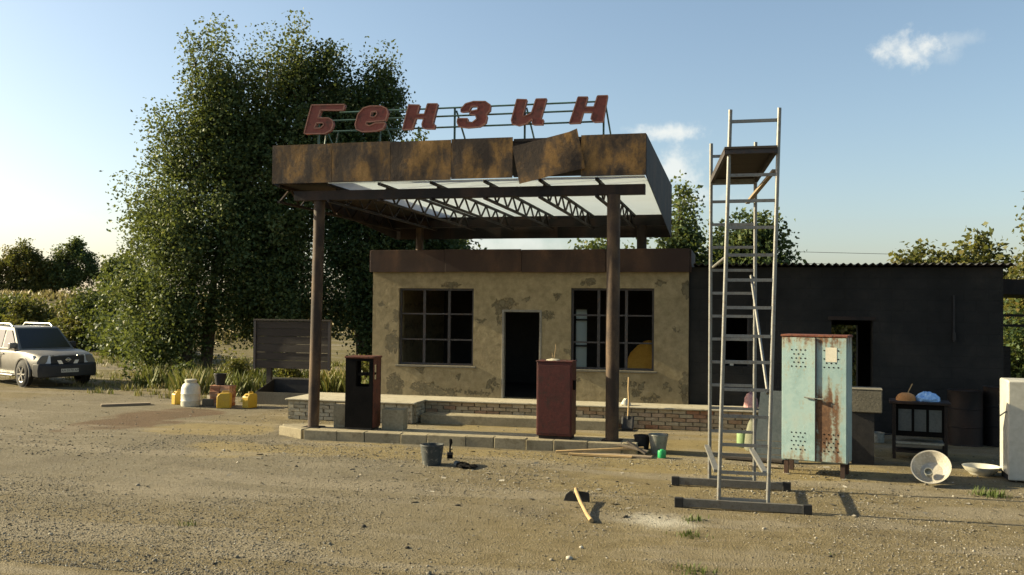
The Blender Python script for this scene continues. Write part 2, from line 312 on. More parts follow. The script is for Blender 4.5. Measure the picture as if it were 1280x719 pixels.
def facade_mat():
    t = NT('peeling_ochre_plaster'); c = t.coord(False); n1 = t.noise(c, .9, 6, .6); n2 = t.noise(c, 7, 8, .68); n3 = t.noise(c, 45, 4, .7)
    wv = t.n('ShaderNodeTexNoise'); t.l(c, wv.inputs['Vector']); wv.inputs['Scale'].default_value = 8; wv.inputs['Detail'].default_value = 5; wv.inputs['Roughness'].default_value = .7
    wv2 = t.n('ShaderNodeTexNoise'); t.l(c, wv2.inputs['Vector']); wv2.inputs['Scale'].default_value = 3.2; wv2.inputs['Detail'].default_value = 9; wv2.inputs['Roughness'].default_value = .78
    wa = t.n('ShaderNodeVectorMath', operation='ADD'); t.l(wv.outputs[1], wa.inputs[0]); t.l(wv2.outputs[1], wa.inputs[1])
    off = t.n('ShaderNodeVectorMath', operation='MULTIPLY_ADD'); t.l(wa.outputs[0], off.inputs[0]); off.inputs[1].default_value = (.34, 0, .34); t.l(c, off.inputs[2])
    pc = off.outputs[0]; m = None
    # places where the render coat has fallen away: x, z, half width, half height (metres, building axes)
    for x, z, a, b in ((-7.08, 1.52, .17, .24), (-7.02, .62, .2, .26), (-7.33, 2.35, .09, .07), (-7.02, 2.1, .06, .16), (-7.2, 1.88, .06, .08), (-5.78, 2.76, .2, .05),
                       (-6.45, 1.0, .14, .11), (-6.4, .58, .28, .14), (-5.9, .52, .34, .08), (-5.12, 2.02, .09, .045), (-5.62, .82, .06, .05), (-4.86, .72, .13, .12),
                       (-4.62, 2.36, .26, .13), (-4.72, 2.15, .07, .2), (-4.12, 2.5, .07, .06), (-3.72, 2.2, .14, .06), (-3.5, 2.56, .08, .06), (-3.66, 2.1, .12, .04),
                       (-2.86, 2.84, .16, .07), (-1.38, 2.85, .13, .06), (-3.1, .86, .1, .05), (-2.08, .78, .2, .06), (-1.85, .62, .08, .09), (-1.78, .76, .06, .07),
                       (-1.58, .5, .18, .08), (-1.25, .75, .06, .05), (-.9, .72, .1, .35), (-.88, 2.7, .1, .2), (-1.08, 1.9, .05, .05), (-3.3, 1.4, .06, .06), (-5.2, .5, .3, .05)):
        d = t.n('ShaderNodeVectorMath', operation='SUBTRACT'); t.l(pc, d.inputs[0]); d.inputs[1].default_value = (x + .34, 0, z + .34)
        e = t.n('ShaderNodeVectorMath', operation='MULTIPLY'); t.l(d.outputs[0], e.inputs[0]); e.inputs[1].default_value = (1 / a, 0, 1 / b)
        ln = t.n('ShaderNodeVectorMath', operation='LENGTH'); t.l(e.outputs[0], ln.inputs[0])
        m = ln.outputs['Value'] if m is None else t.math('MINIMUM', m, ln.outputs['Value'])
    mask = t.math('MULTIPLY', t.step(m, 1.02, .92), t.step(t.noise(c, 14, 6, .75), .42, .5)); rim = t.step(m, 1.25, 1.0)
    cl = t.ramp(n1, [(.3, (.20, .16, .09)), (.5, (.25, .204, .118)), (.72, (.222, .178, .105))])
    cl = t.mix(.5, cl, t.ramp(n2, [(.25, .1), (.75, .9)]), 'SOFT_LIGHT')
    sp = t.n('ShaderNodeSeparateXYZ'); t.l(c, sp.inputs[0])
    cs = t.n('ShaderNodeVectorMath', operation='MULTIPLY'); t.l(c, cs.inputs[0]); cs.inputs[1].default_value = (5, 1, .5)
    cl = t.mix(t.math('MULTIPLY', t.step(t.noise(cs.outputs[0], 1.2, 5, .6), .5, .75), .35), cl, (.2, .155, .085))       # rain streaks
    cl = t.mix(t.math('MULTIPLY', rim, .25), cl, (.32, .26, .15))
    bare = t.ramp(n2, [(.3, (.085, .073, .046)), (.55, (.15, .128, .078)), (.75, (.12, .10, .062))])
    cl = t.mix(mask, cl, bare)
    h = t.math('ADD', t.math('MULTIPLY', n2, .012), t.math('ADD', t.math('MULTIPLY', n3, .004), t.math('MULTIPLY', mask, -.018)))
    h = t.math('ADD', h, t.math('MULTIPLY', n1, .05))
    return t.fin(cl, .92, 0, t.bump(h, 1.0), .2)
MT['facade'] = facade_mat()
def shed_mat():
    t = NT('blackened_block_wall'); c = t.coord(False); n1 = t.noise(c, .9, 7, .68); n2 = t.noise(c, 6, 8, .7)
    sw = t.n('ShaderNodeMapping'); t.l(c, sw.inputs[0]); sw.inputs['Rotation'].default_value = (R(90), 0, 0)
    br = t.n('ShaderNodeTexBrick'); t.l(sw.outputs[0], br.inputs['Vector']); br.inputs['Scale'].default_value = 1; br.inputs['Brick Width'].default_value = .42; br.inputs['Row Height'].default_value = .21
    br.inputs['Mortar Size'].default_value = .012; br.inputs['Mortar Smooth'].default_value = .6; br.inputs['Color1'].default_value = (1, 1, 1, 1); br.inputs['Color2'].default_value = (.9, .9, .9, 1); br.inputs['Mortar'].default_value = (.72, .72, .72, 1)
    cl = t.ramp(n1, [(.3, (.011, .011, .010)), (.5, (.020, .0195, .0175)), (.68, (.034, .031, .026))])
    cl = t.mix(.5, cl, br.outputs[0], 'MULTIPLY'); cl = t.mix(t.math('MULTIPLY', t.step(n2, .6, .72), .6), cl, (.012, .012, .011))
    h = t.math('ADD', t.math('MULTIPLY', br.outputs[1], -.003), t.math('ADD', t.math('MULTIPLY', n2, .012), t.math('MULTIPLY', n1, .03)))
    return t.fin(cl, .88, 0, t.bump(h, 1.0), .25)
MT['shed'] = shed_mat()
def leaf_mat(name, stops, trans=.35):
    t = NT(name); a = t.n('ShaderNodeAttribute', attribute_name='tint'); cl = t.ramp(a.outputs['Fac'], stops); t.fin(cl, .55, 0, None, .22)
    tr = t.n('ShaderNodeBsdfTranslucent'); t.l(t.mix(.5, cl, (.16, .17, .02)), tr.inputs[0]); ms = t.n('ShaderNodeMixShader'); ms.inputs[0].default_value = trans
    t.l(t.b.outputs[0], ms.inputs[1]); t.l(tr.outputs[0], ms.inputs[2]); t.l(ms.outputs[0], t.out.inputs[0]); return t.m
MT['leaf'] = leaf_mat('poplar_leaves', [(0, (.034, .06, .022)), (.5, (.078, .115, .04)), (.85, (.125, .155, .055)), (1, (.18, .175, .07))])
MT['leaf_dark'] = leaf_mat('dark_leaves', [(0, (.022, .048, .018)), (.6, (.05, .082, .03)), (1, (.095, .115, .04))])
MT['leaf_yellow'] = leaf_mat('yellowing_leaves', [(0, (.055, .07, .02)), (.5, (.11, .11, .03)), (1, (.2, .15, .04))])
MT['weed'] = leaf_mat('weed_blades', [(0, (.05, .08, .02)), (.45, (.10, .12, .03)), (.7, (.24, .19, .075)), (1, (.33, .26, .12))], .25)

# ------------------------------------------------------------------ numpy noise
def vnoise(x, y, sc, seed):
    T = np.random.default_rng(seed).random((256, 256)); X = x * sc; Y = y * sc
    xi = np.floor(X).astype(int); yi = np.floor(Y).astype(int); fx = X - xi; fy = Y - yi; fx = fx * fx * (3 - 2 * fx); fy = fy * fy * (3 - 2 * fy)
    g = lambda a, b: T[a % 256, b % 256]
    return (g(xi, yi) * (1 - fx) + g(xi + 1, yi) * fx) * (1 - fy) + (g(xi, yi + 1) * (1 - fx) + g(xi + 1, yi + 1) * fx) * fy
def fbm(x, y, sc, seed, o=4):
    r = 0; a = .5; tot = 0
    for i in range(o): r = r + a * vnoise(x, y, sc * 2 ** i, seed + i); tot += a; a *= .55
    return r / tot
def sst(x, a, b): t = np.clip((x - a) / (b - a), 0, 1); return t * t * (3 - 2 * t)
def ground_h(x, y):
    x = np.asarray(x, float); y = np.asarray(y, float); d = np.hypot(x, y)
    bank = sst(d + 6 * (fbm(x, y, .05, 5) - .5), 44, 84) * 2.9
    rough = (fbm(x, y, .9, 11, 5) - .62) * .035 - .002
    rough = np.minimum(rough, .004) * (1 - sst(d, 30, 60)) + sst(d, 24, 45) * (fbm(x, y, .25, 3) - .5) * .25
    return bank + rough

# ------------------------------------------------------------------ ground
def axis(lo, hi, step, far_lo, far_hi, g=1.16):
    a = list(np.arange(lo, hi, step)); s = step; p = lo
    left = []
    while p > far_lo: s *= g; p -= s; left.append(p)
    s = step; p = a[-1]; right = []
    while p < far_hi: s *= g; p += s; right.append(p)
    return np.array(left[::-1] + a + right)
gx = axis(-15, 7, .09, -1500, 1500); gy = axis(6.5, 20, .09, -300, 2200)
GX, GY = np.meshgrid(gx, gy); nx_, ny_ = len(gx), len(gy)
GZ = ground_h(GX, GY)
vs = np.stack([GX.ravel(), GY.ravel(), GZ.ravel()], 1)
ii = np.arange((ny_ - 1) * (nx_ - 1)); rr_, cc_ = ii // (nx_ - 1), ii % (nx_ - 1); q = rr_ * nx_ + cc_
fs = np.stack([q, q + 1, q + 1 + nx_, q + nx_], 1)
def np_mesh(name, vs, fs, m, smooth=False):
    me = bpy.data.meshes.new(name); k = fs.shape[1]
    me.vertices.add(len(vs)); me.vertices.foreach_set('co', np.ascontiguousarray(vs, dtype=np.float32).ravel())
    me.loops.add(fs.size); me.loops.foreach_set('vertex_index', np.ascontiguousarray(fs, dtype=np.int32).ravel())
    me.polygons.add(len(fs)); me.polygons.foreach_set('loop_start', np.arange(0, fs.size, k, dtype=np.int32))
    me.polygons.foreach_set('loop_total', np.full(len(fs), k, dtype=np.int32)) if bpy.app.version < (4, 1) else None
    if smooth: me.polygons.foreach_set('use_smooth', np.ones(len(fs), dtype=bool))
    me.update(calc_edges=True); me.validate(); me.materials.append(m); return me
def blob(cx, cy, rx, ry, seed, amp=.9):
    d = np.sqrt(((GX - cx) / rx) ** 2 + ((GY - cy) / ry) ** 2) + amp * (fbm(GX, GY, .8, seed) - .5) * 2
    return 1 - sst(d, .55, 1.15)
wig = (fbm(GX, GY, .35, 40) - .5)
sand = np.maximum.reduce([blob(-.2, 13.9, 2.6, 1.3, 21), blob(-3.6, 14.1, 3.6, .7, 22), blob(-2.2, 16.5, 5.5, 1.6, 23, .5), blob(-6.2, 13.6, 2.6, .9, 24) * .8,
                          blob(-9.6, 15.6, 1.4, .9, 25) * .7, blob(-1.5, 12.4, 2.2, .9, 26) * .55])
stain = np.maximum(blob(-11.6, 17.4, 1.3, 1.3, 31), blob(-11.5, 15.4, 1.1, 1.5, 32) * .9)
dist = np.hypot(GX, GY)
grass = sst(GY + wig * 3 + np.where(GX < -8, 0, -7) - (GX + 16) * .05, 20.6, 22.6) * (1 - sst(np.abs((GY - 29.5) + (GX + 20) * .18 + wig), 2.2, 1.6) * (GX < -8))
grass = np.maximum(grass, sst(GX, 5.2, 7) * .5 * (GY > 12))
grass = np.maximum(grass, sst(dist, 36, 42))
grey = np.clip(sst(fbm(GX, GY, .16, 51) + .12 * wig, .42, .62) * .9 + (1 - sst(np.abs(GX + 6.5), 1, 6)) * .15, 0, 1)
me = np_mesh('ground', vs, fs, None, True)
ca = me.color_attributes.new('zone', 'FLOAT_COLOR', 'POINT')
ca.data.foreach_set('color', np.stack([sand, grass, stain, grey], -1).reshape(-1, 4).astype(np.float32).ravel())
def ground_mat():
    t = NT('dusty_gravel_forecourt'); c = t.coord(False); a = t.n('ShaderNodeAttribute', attribute_name='zone'); sp = t.n('ShaderNodeSeparateColor'); t.l(a.outputs['Color'], sp.inputs[0])
    n0 = t.noise(c, .55, 6, .6); n1 = t.noise(c, 3.5, 8, .68); n2 = t.noise(c, 26, 6, .7); n3 = t.noise(c, 110, 3, .6)
    vo = t.n('ShaderNodeTexVoronoi'); t.l(c, vo.inputs['Vector']); vo.inputs['Scale'].default_value = 42; vo.inputs['Randomness'].default_value = 1
    soil = t.ramp(n1, [(.3, (.108, .086, .044)), (.5, (.147, .118, .064)), (.7, (.182, .149, .085))])
    greyc = t.ramp(n2, [(.3, (.075, .066, .047)), (.5, (.14, .124, .09)), (.7, (.205, .184, .138))])
    f = t.math('MULTIPLY', t.math('ADD', a.outputs['Alpha'], t.math('MULTIPLY', t.math('SUBTRACT', n1, .5), 1.3)), .8, True)
    cl = t.mix(f, soil, greyc)
    peb = t.ramp(vo.outputs['Color'], [(.2, (.06, .052, .036)), (.5, (.14, .12, .083)), (.8, (.235, .208, .155))])
    pm = t.math('MULTIPLY', t.step(vo.outputs['Distance'], .42, .22), t.step(n1, .42, .6))
    cl = t.mix(t.math('MULTIPLY', pm, .6), cl, peb)
    sandc = t.ramp(n1, [(.3, (.155, .121, .057)), (.55, (.192, .152, .073)), (.75, (.22, .178, .092))])
    sm = t.step(t.math('ADD', sp.outputs[0], t.math('MULTIPLY', t.math('SUBTRACT', n1, .5), .7)), .25, .75)
    cl = t.mix(t.math('MULTIPLY', sm, .9), cl, sandc)
    cl = t.mix(t.math('MULTIPLY', t.step(t.math('ADD', sp.outputs[2], t.math('SUBTRACT', n1, .5)), .25, .8), .8), cl, t.ramp(n2, [(.3, (.07, .042, .024)), (.7, (.11, .068, .038))]))
    gr = t.ramp(n2, [(.3, (.055, .052, .02)), (.5, (.115, .096, .04)), (.7, (.19, .15, .068))])
    gm = t.step(t.math('ADD', sp.outputs[1], t.math('MULTIPLY', t.math('SUBTRACT', n1, .5), .9)), .3, .65)
    cl = t.mix(gm, cl, gr)
    cst = t.n('ShaderNodeVectorMath', operation='MULTIPLY'); t.l(c, cst.inputs[0]); cst.inputs[1].default_value = (.28, 1.5, 1)
    trk = t.noise(cst.outputs[0], .8, 5, .55, .5)
    cl = t.mix(t.math('MULTIPLY', t.step(trk, .5, .62), .7), cl, t.ramp(n2, [(.3, (.15, .128, .088)), (.7, (.235, .205, .15))]))       # compacted pale wheel tracks
    cl = t.mix(t.math('MULTIPLY', t.step(n0, .54, .68), .4), cl, (.07, .057, .037))                                             # damp dark patches
    wh = t.n('ShaderNodeVectorMath', operation='DISTANCE'); t.l(c, wh.inputs[0]); wh.inputs[1].default_value = (-.75, 10.15, 0)
    cl = t.mix(t.math('MULTIPLY', t.step(t.math('ADD', wh.outputs['Value'], t.math('MULTIPLY', n1, .9)), 1.0, .45), .7), cl, (.42, .4, .33))   # spilt lime
    cl = t.mix(t.math('MULTIPLY', t.step(t.noise(c, 9, 6, .8), .58, .70), .6), cl, (.05, .042, .028))
    cl = t.mix(t.math('MULTIPLY', t.step(t.noise(c, 17, 6, .8), .6, .68), .6), cl, (.22, .195, .145))
    cl = t.mix(.65, cl, t.ramp(n3, [(.3, .05), (.7, .95)]), 'SOFT_LIGHT')
    h = t.math('ADD', t.math('MULTIPLY', n1, .02), t.math('ADD', t.math('MULTIPLY', n2, .016), t.math('MULTIPLY', t.step(vo.outputs['Distance'], .5, .0), .010)))
    h = t.math('MULTIPLY', h, t.math('SUBTRACT', 1.0, t.math('MULTIPLY', sm, .45)))
    return t.fin(cl, .95, 0, t.bump(h, 1.0), .12)
me.materials.clear(); me.materials.append(ground_mat())
ground = struct(link('ground', me))

# loose stones on the forecourt: past counting
ico = bmesh.new(); bmesh.ops.create_icosphere(ico, subdivisions=1, radius=1); IV0 = np.array([v.co[:] for v in ico.verts]); IF0 = np.array([[v.index for v in f.verts] for f in ico.faces]); ico.free()
OV = np.array([(1, 0, 0), (-1, 0, 0), (0, 1, 0), (0, -1, 0), (0, 0, 1), (0, 0, -1)], float); OF = np.array([(0, 2, 4), (2, 1, 4), (1, 3, 4), (3, 0, 4), (2, 0, 5), (1, 2, 5), (3, 1, 5), (0, 3, 5)])
def pebbles(name, n, seed, xr, yr, smin, smax, m, dens=None, fine=False):
    IV, IF = (OV, OF) if fine else (IV0, IF0); nv = len(IV); g = np.random.default_rng(seed); x = g.uniform(*xr, n * 3); y = yr[0] + (yr[1] - yr[0]) * g.random(n * 3) ** 1.5
    keep = g.random(n * 3) < (dens(x, y) if dens else 1)
    x, y = x[keep][:n], y[keep][:n]; n = len(x); s = smin * (smax / smin) ** (g.random(n) ** 2.6)
    V = IV[None] * (1 + .35 * (g.random((n, nv, 1)) - .5)); V = V * (s[:, None, None] * np.stack([g.uniform(.7, 1.4, n), g.uniform(.6, 1.1, n), g.uniform(.4, .75, n)], 1)[:, None, :])
    a = g.uniform(0, 6.28, n); ca_, sa = np.cos(a)[:, None], np.sin(a)[:, None]
    X = V[..., 0] * ca_ - V[..., 1] * sa; Y = V[..., 0] * sa + V[..., 1] * ca_
    V = np.stack([X + x[:, None], Y + y[:, None], V[..., 2] + (ground_h(x, y) + s * .22)[:, None]], -1)
    F = (IF[None] + (np.arange(n) * nv)[:, None, None]).reshape(-1, 3)
    me = np_mesh(name, V.reshape(-1, 3), F, m); at = me.attributes.new('tint', 'FLOAT', 'POINT'); at.data.foreach_set('value', np.repeat(g.random(n), nv).astype(np.float32))
    o = link(name, me); o['kind'] = 'stuff'; return o
def stone_mat():
    t = NT('loose_stone'); a = t.n('ShaderNodeAttribute', attribute_name='tint'); c = t.coord(False)
    cl = t.ramp(a.outputs['Fac'], [(0, (.035, .03, .023)), (.25, (.085, .075, .056)), (.6, (.16, .143, .108)), (.9, (.265, .24, .19)), (1, (.42, .39, .32))])
    return t.fin(cl, .9, 0, t.bump(t.noise(c, 80, 3, .6), .004), .2)
STONE = stone_mat()
def dens(x, y): return np.clip(sst(fbm(x, y, .35, 77), .36, .6) * 1.0 + .12, 0, 1) * (1 - .75 * ((x > -7.9) & (x < .7) & (y > 14.4)))
tag(pebbles('gravel', 17000, 3, (-9.5, 6.2), (7, 15.2), .004, .015, STONE, dens), 'small loose stones and grit strewn over the dusty forecourt', 'gravel', kind='stuff')
tag(pebbles('grit', 95000, 6, (-9.5, 6.2), (7, 14.6), .0035, .013, STONE, dens, True), 'fine grit and chippings covering the near forecourt', 'gravel', kind='stuff')
tag(pebbles('gravel', 4000, 4, (-17, 5), (12, 21), .008, .022, STONE, dens), 'coarser grit scattered over the far side of the yard', 'gravel', kind='stuff')
tag(pebbles('rubble', 110, 5, (-8, 5), (7.2, 14.2), .015, .042, STONE, None), 'larger lumps of rubble lying about the open yard', 'rubble', kind='stuff')

# ------------------------------------------------------------------ vegetation
def leaf_mesh(name, pts, size, tint, m, g, flat=.35):
    n = len(pts); th = g.uniform(0, 6.28, n); el = g.normal(-.25, .6, n)
    d = np.stack([np.cos(th) * np.cos(el), np.sin(th) * np.cos(el), np.sin(el)], 1)
    rv = g.normal(size=(n, 3)); s_ = np.cross(d, rv); s_ /= np.linalg.norm(s_, axis=1, keepdims=True) + 1e-9
    L = size * g.uniform(.65, 1.35, n)[:, None]; W = L * g.uniform(.55, .8, n)[:, None] * .5; nn = np.cross(s_, d) * L * .12
    V = np.stack([pts, pts + d * L * .45 + s_ * W + nn, pts + d * L, pts + d * L * .45 - s_ * W + nn], 1).reshape(-1, 3)
    me = np_mesh(name, V, np.arange(4 * n).reshape(-1, 4), m); at = me.attributes.new('tint', 'FLOAT', 'POINT'); at.data.foreach_set('value', np.repeat(tint, 4).astype(np.float32)); return me
def crown_pts(lobes, ncl, per, clr, g, hollow=2.4):
    vol = np.array([l[3] * l[4] * l[5] for l in lobes]) ** .8; ch = g.choice(len(lobes), ncl, p=vol / vol.sum()); Lb = np.array(lobes)[ch]
    d = g.normal(size=(ncl, 3)); d /= np.linalg.norm(d, axis=1, keepdims=True); r = g.random(ncl) ** (1 / hollow) * g.uniform(.82, 1.12, ncl)
    cen = Lb[:, :3] + d * r[:, None] * Lb[:, 3:6]
    cr = clr * g.uniform(.55, 1.5, ncl)
    k = g.poisson(per, ncl); idx = np.repeat(np.arange(ncl), k)
    off = np.clip(g.normal(size=(len(idx), 3)), -1.6, 1.6) * np.array([.55, .55, .75]) * cr[idx][:, None]
    tint = np.clip(.42 + .16 * g.normal(size=ncl)[idx] + .2 * g.normal(size=len(idx)), 0, 1)
    return cen, cen[idx] + off, tint
def tree(name, label, base, lobes, ncl, per, leaf, clr, seed, m='leaf', h=None, tr=.16, stems=1, limbs=16, twigs=120, group='trees', cat='tree'):
    """lobes: local ellipsoids (x, y, z, rx, ry, rz)"""
    g = np.random.default_rng(seed); z0 = float(ground_h(base[0], base[1])) - .05
    t = thing(name, label, cat, (base[0], base[1], z0), 0, group)
    cen, pts, tint = crown_pts(lobes, ncl, per, clr, g)
    ok = pts[:, 2] > .03; pts, tint = pts[ok], tint[ok]
    o = link('crown', leaf_mesh('crown', pts, leaf, tint, MT[m], g), t)
    b = MB(); H = h or max(l[2] + l[5] * .6 for l in lobes); tops = []
    for s in range(stems):
        a = g.uniform(0, 6.28); sx, sy = (0, 0) if stems == 1 else (math.cos(a) * tr * 2.2, math.sin(a) * tr * 2.2)
        l = lobes[s % len(lobes)]; ex, ey, ez = l[0], l[1], l[2] + l[5] * .55
        P = []
        for i in range(7):
            u = i / 6; P.append((sx + (ex - sx) * u ** 1.4 + g.normal() * .05 * H * .12 * (i > 0), sy + (ey - sy) * u ** 1.4 + g.normal() * .05 * H * .12 * (i > 0), ez * u))
        b.tube(P, [tr * (1.25 if i == 0 else 1) * (1 - .86 * i / 6) for i in range(7)], 8); tops.append(P)
    def nearest(c):
        best = min((p for P in tops for p in P[1:-1] if p[2] < c[2] + .05 * H), key=lambda p: (Vector(p) - Vector(c)).length, default=tops[0][1])
        return Vector(best)
    for i in range(limbs + twigs):
        c = cen[g.integers(len(cen))]; p0 = nearest(c); c = Vector(c); d = c - p0
        if c.z < .15: continue
        mid = p0 + d * .5 + Vector((0, 0, -.06 * d.length)) + Vector(g.normal(size=3) * .05 * d.length)
        r0 = tr * (.30 if i < limbs else .10); b.tube([p0, mid, c], [r0, r0 * .6, r0 * .18], 5, False)
    b.build('trunk', MT['bark'], t, True); return t
def auto_lobes(h, w, n, g, z0=.2, rz=None, taper=.5):
    L = []
    for i in range(n):
        u = (i + .5) / n; z = h * (z0 + (1 - z0) * u * .92); rr = w * (1 - taper * u) * g.uniform(.35, .6); a = g.uniform(0, 6.28); q = w * (1 - taper * u) * g.uniform(.2, .6)
        L.append((math.cos(a) * q, math.sin(a) * q, z, rr, rr, (rz or h / n * 1.3) * g.uniform(.8, 1.2)))
    return L
gr = 'tall trees left of the canopy'
MPP = .0243
def big(px0, lob, yb=385):      # lobes given as metres across / height seen from the yard
    return lob
# the tall poplar clump left of the canopy (axes of the yard; x across, z up)
tree('poplar_tree', 'broad tall poplar, leftmost and sunlit, reaching down to the ground behind the car', (-16.1, 25.4),
     [(.3, 0, 8.7, .7, .9, 2.3), (1.15, .3, 8.2, .75, .9, 2.3), (-.6, .2, 6.8, 1.1, 1.2, 1.7), (.9, .5, 6.4, 1.0, 1.2, 2.2), (-1.5, -.2, 4.8, 1.05, 1.2, 1.3), (.2, -.6, 4.4, 1.6, 1.4, 1.7),
      (-1.75, .1, 2.7, 1.05, 1.2, 1.1), (-.2, -.5, 2.2, 1.6, 1.3, 1.2), (1.6, .4, 4.0, 1.2, 1.2, 2.2), (-.9, -.7, 1.2, 1.1, 1.0, .7)],
     430, 200, .105, .50, 101, stems=4, tr=.13, limbs=60, twigs=160, group=gr)
tree('poplar_tree', 'tall poplar in the middle of the clump behind the brick stack', (-13.9, 26.6),
     [(-.7, 0, 8.9, .75, .9, 2.3), (.45, .3, 8.9, .8, .9, 2.3), (-.3, -.2, 6.6, 1.2, 1.3, 2.1), (.9, 0, 6.6, 1.1, 1.3, 2.2), (0, 0, 4.2, 1.6, 1.5, 1.8), (.8, -.5, 2.7, 1.4, 1.2, 1.3), (-.7, -.3, 2.5, 1.3, 1.2, 1.2)],
     390, 200, .105, .48, 102, stems=4, tr=.14, limbs=60, twigs=160, group=gr)
tree('poplar_tree', 'shaded poplar with two pointed tops rising behind the sign lettering', (-11.5, 27.0),
     [(-.9, 0, 8.7, .85, .9, 2.3), (.45, .2, 7.9, .85, .9, 2.5), (-.2, 0, 7.9, .9, .9, 2.0), (-.3, 0, 6.2, 1.15, 1.2, 2.2), (.9, .2, 4.6, 1.1, 1.2, 2.0), (0, 0, 3.4, 1.6, 1.4, 1.8), (.8, 0, 2.1, 1.4, 1.2, 1.3)],
     420, 200, .105, .46, 103, 'leaf_dark', stems=3, tr=.14, limbs=50, twigs=150, group=gr)
tree('poplar_tree', 'dark thick tree filling the gap between the poplars and the ochre building', (-9.4, 27.5),
     [(0, 0, 4.0, 1.3, 1.2, 1.9), (-.6, .2, 2.4, 1.5, 1.2, 1.7), (.8, 0, 2.6, 1.3, 1.2, 1.7), (.6, 0, 4.9, .9, .9, 1.0)], 240, 160, .115, .5, 104, 'leaf_dark', stems=2, tr=.13, group=gr)
tree('slim_tree', 'slim tree whose top shows between the second and third sign letters', (-11.2, 31.6), [(0, 0, 7.2, .55, .55, 1.3), (.1, 0, 5.6, .8, .8, 1.4), (0, 0, 3.6, 1.0, 1.0, 1.8)], 90, 60, .15, .42, 105, 'leaf_dark', group='trees behind the buildings')
grn = 'trees behind the buildings'; g = np.random.default_rng(55)
tree('green_tree', 'low green treetop above the ochre building left of the rear post', (-10.2, 34.6), auto_lobes(5.0, 1.9, 7, g), 130, 55, .16, .45, 106, 'leaf', group=grn)
tree('green_tree', 'conical green tree just right of the canopy edge', (-1.8, 32.6), [(0, 0, 5.4, .55, .6, 1.4), (0, .1, 4.0, .95, .9, 1.2), (.1, 0, 2.8, 1.2, 1.1, 1.3)], 150, 70, .15, .42, 107, 'leaf', group=grn)
tree('green_tree', 'low bushy treetop under the right half of the canopy', (-4.3, 34.2), auto_lobes(4.7, 2.2, 7, g, taper=.3), 170, 60, .16, .5, 108, 'leaf', group=grn)
tree('green_tree', 'dark tree behind the joint between the ochre building and the dark shed', (-.6, 34.2), auto_lobes(5.0, 1.1, 6, g, taper=.35), 120, 60, .16, .45, 109, 'leaf_dark', group=grn)
tree('green_tree', 'round green tree seen through the rungs of the scaffold tower', (.75, 32.4), [(0, 0, 4.0, 1.35, 1.2, 1.2), (-.4, 0, 4.7, .7, .8, .8), (.5, .2, 4.8, .6, .8, .75), (0, 0, 2.6, 1.5, 1.3, 1.3)], 190, 75, .15, .45, 110, 'leaf', group=grn)
tree('walnut_tree', 'open branching treetop above the right end of the shed roof', (8.2, 38.6), [(0, 0, 4.1, 2.1, 1.2, .7), (-1.2, 0, 4.3, .8, .7, .6), (.9, 0, 4.7, 1.0, .8, .8), (1.2, 0, 3.4, 1.5, 1.2, .9), (0, 0, 2.5, 1.8, 1.3, 1.2)], 120, 42, .22, .42, 111, 'leaf_yellow', group=grn)
tree('yellowing_tree', 'yellowing tree at the right edge behind the low shelter', (9.6, 32.2), auto_lobes(5.6, 1.9, 9, g, z0=.1, taper=.15), 260, 60, .15, .5, 112, 'leaf_yellow', group=grn)
tree('green_bush', 'sunlit bush behind the shed, seen through its doorway', (3.3, 28.4), auto_lobes(2.6, 1.5, 6, g, z0=.1, taper=.2), 140, 60, .13, .4, 113, 'leaf_yellow', group=grn, cat='bush', tr=.06)
tree('green_bush', 'bush low at the right edge beyond the shed corner', (7.9, 26.5), auto_lobes(2.3, 1.6, 6, g, z0=.1, taper=.2), 150, 60, .12, .4, 114, 'leaf', group=grn, cat='bush', tr=.06)
gl = 'far trees on the field bank'
tree('field_tree', 'far round tree at the left edge of the field bank', (-64.2, 72.2), [(0, 0, 3.4, 1.5, 1.4, 1.0), (-1.3, 0, 2.4, 1.2, 1.3, 1.1), (1.3, 0, 2.5, 1.2, 1.3, 1.0), (.3, 0, 4.3, .8, .8, .7), (-.6, 0, 3.9, .6, .6, .6), (1.2, 0, 3.5, .6, .6, .6), (0, -.4, 1.1, 2.2, 1.5, .9)], 150, 110, .2, .42, 115, 'leaf_yellow', group=gl)
tree('field_tree', 'far gap-toothed tree above the silver car, right of the round one', (-59.4, 73.2), [(0, 0, 4.3, 1.1, 1.1, .9), (-1.1, 0, 3.4, .9, .9, .8), (1.3, 0, 3.5, 1.1, 1.1, .8), (.4, 0, 5.1, .6, .6, .5), (2.0, 0, 2.5, .8, .9, .8), (-.2, 0, 2.0, 2.1, 1.5, 1.1)], 140, 95, .2, .42, 116, 'leaf', group=gl)
tree('field_tree', 'low far bush between the two field trees', (-61.7, 73.0), auto_lobes(2.8, 1.9, 5, g, z0=.1, taper=.2), 120, 50, .3, .5, 117, 'leaf_yellow', group=gl)
tree('field_tree', 'low far tree half hidden by the big poplar clump', (-54.0, 73.0), auto_lobes(3.6, 3.0, 7, g, z0=.1, taper=.2), 200, 55, .3, .6, 118, 'leaf', group=gl)
tree('field_tree', 'far tree cut by the left edge of the picture', (-69.5, 71.0), auto_lobes(3.6, 2.6, 7, g, z0=.1, taper=.3), 180, 55, .3, .6, 127, 'leaf_dark', group=gl)
gb = 'bushes on the bank behind the car'
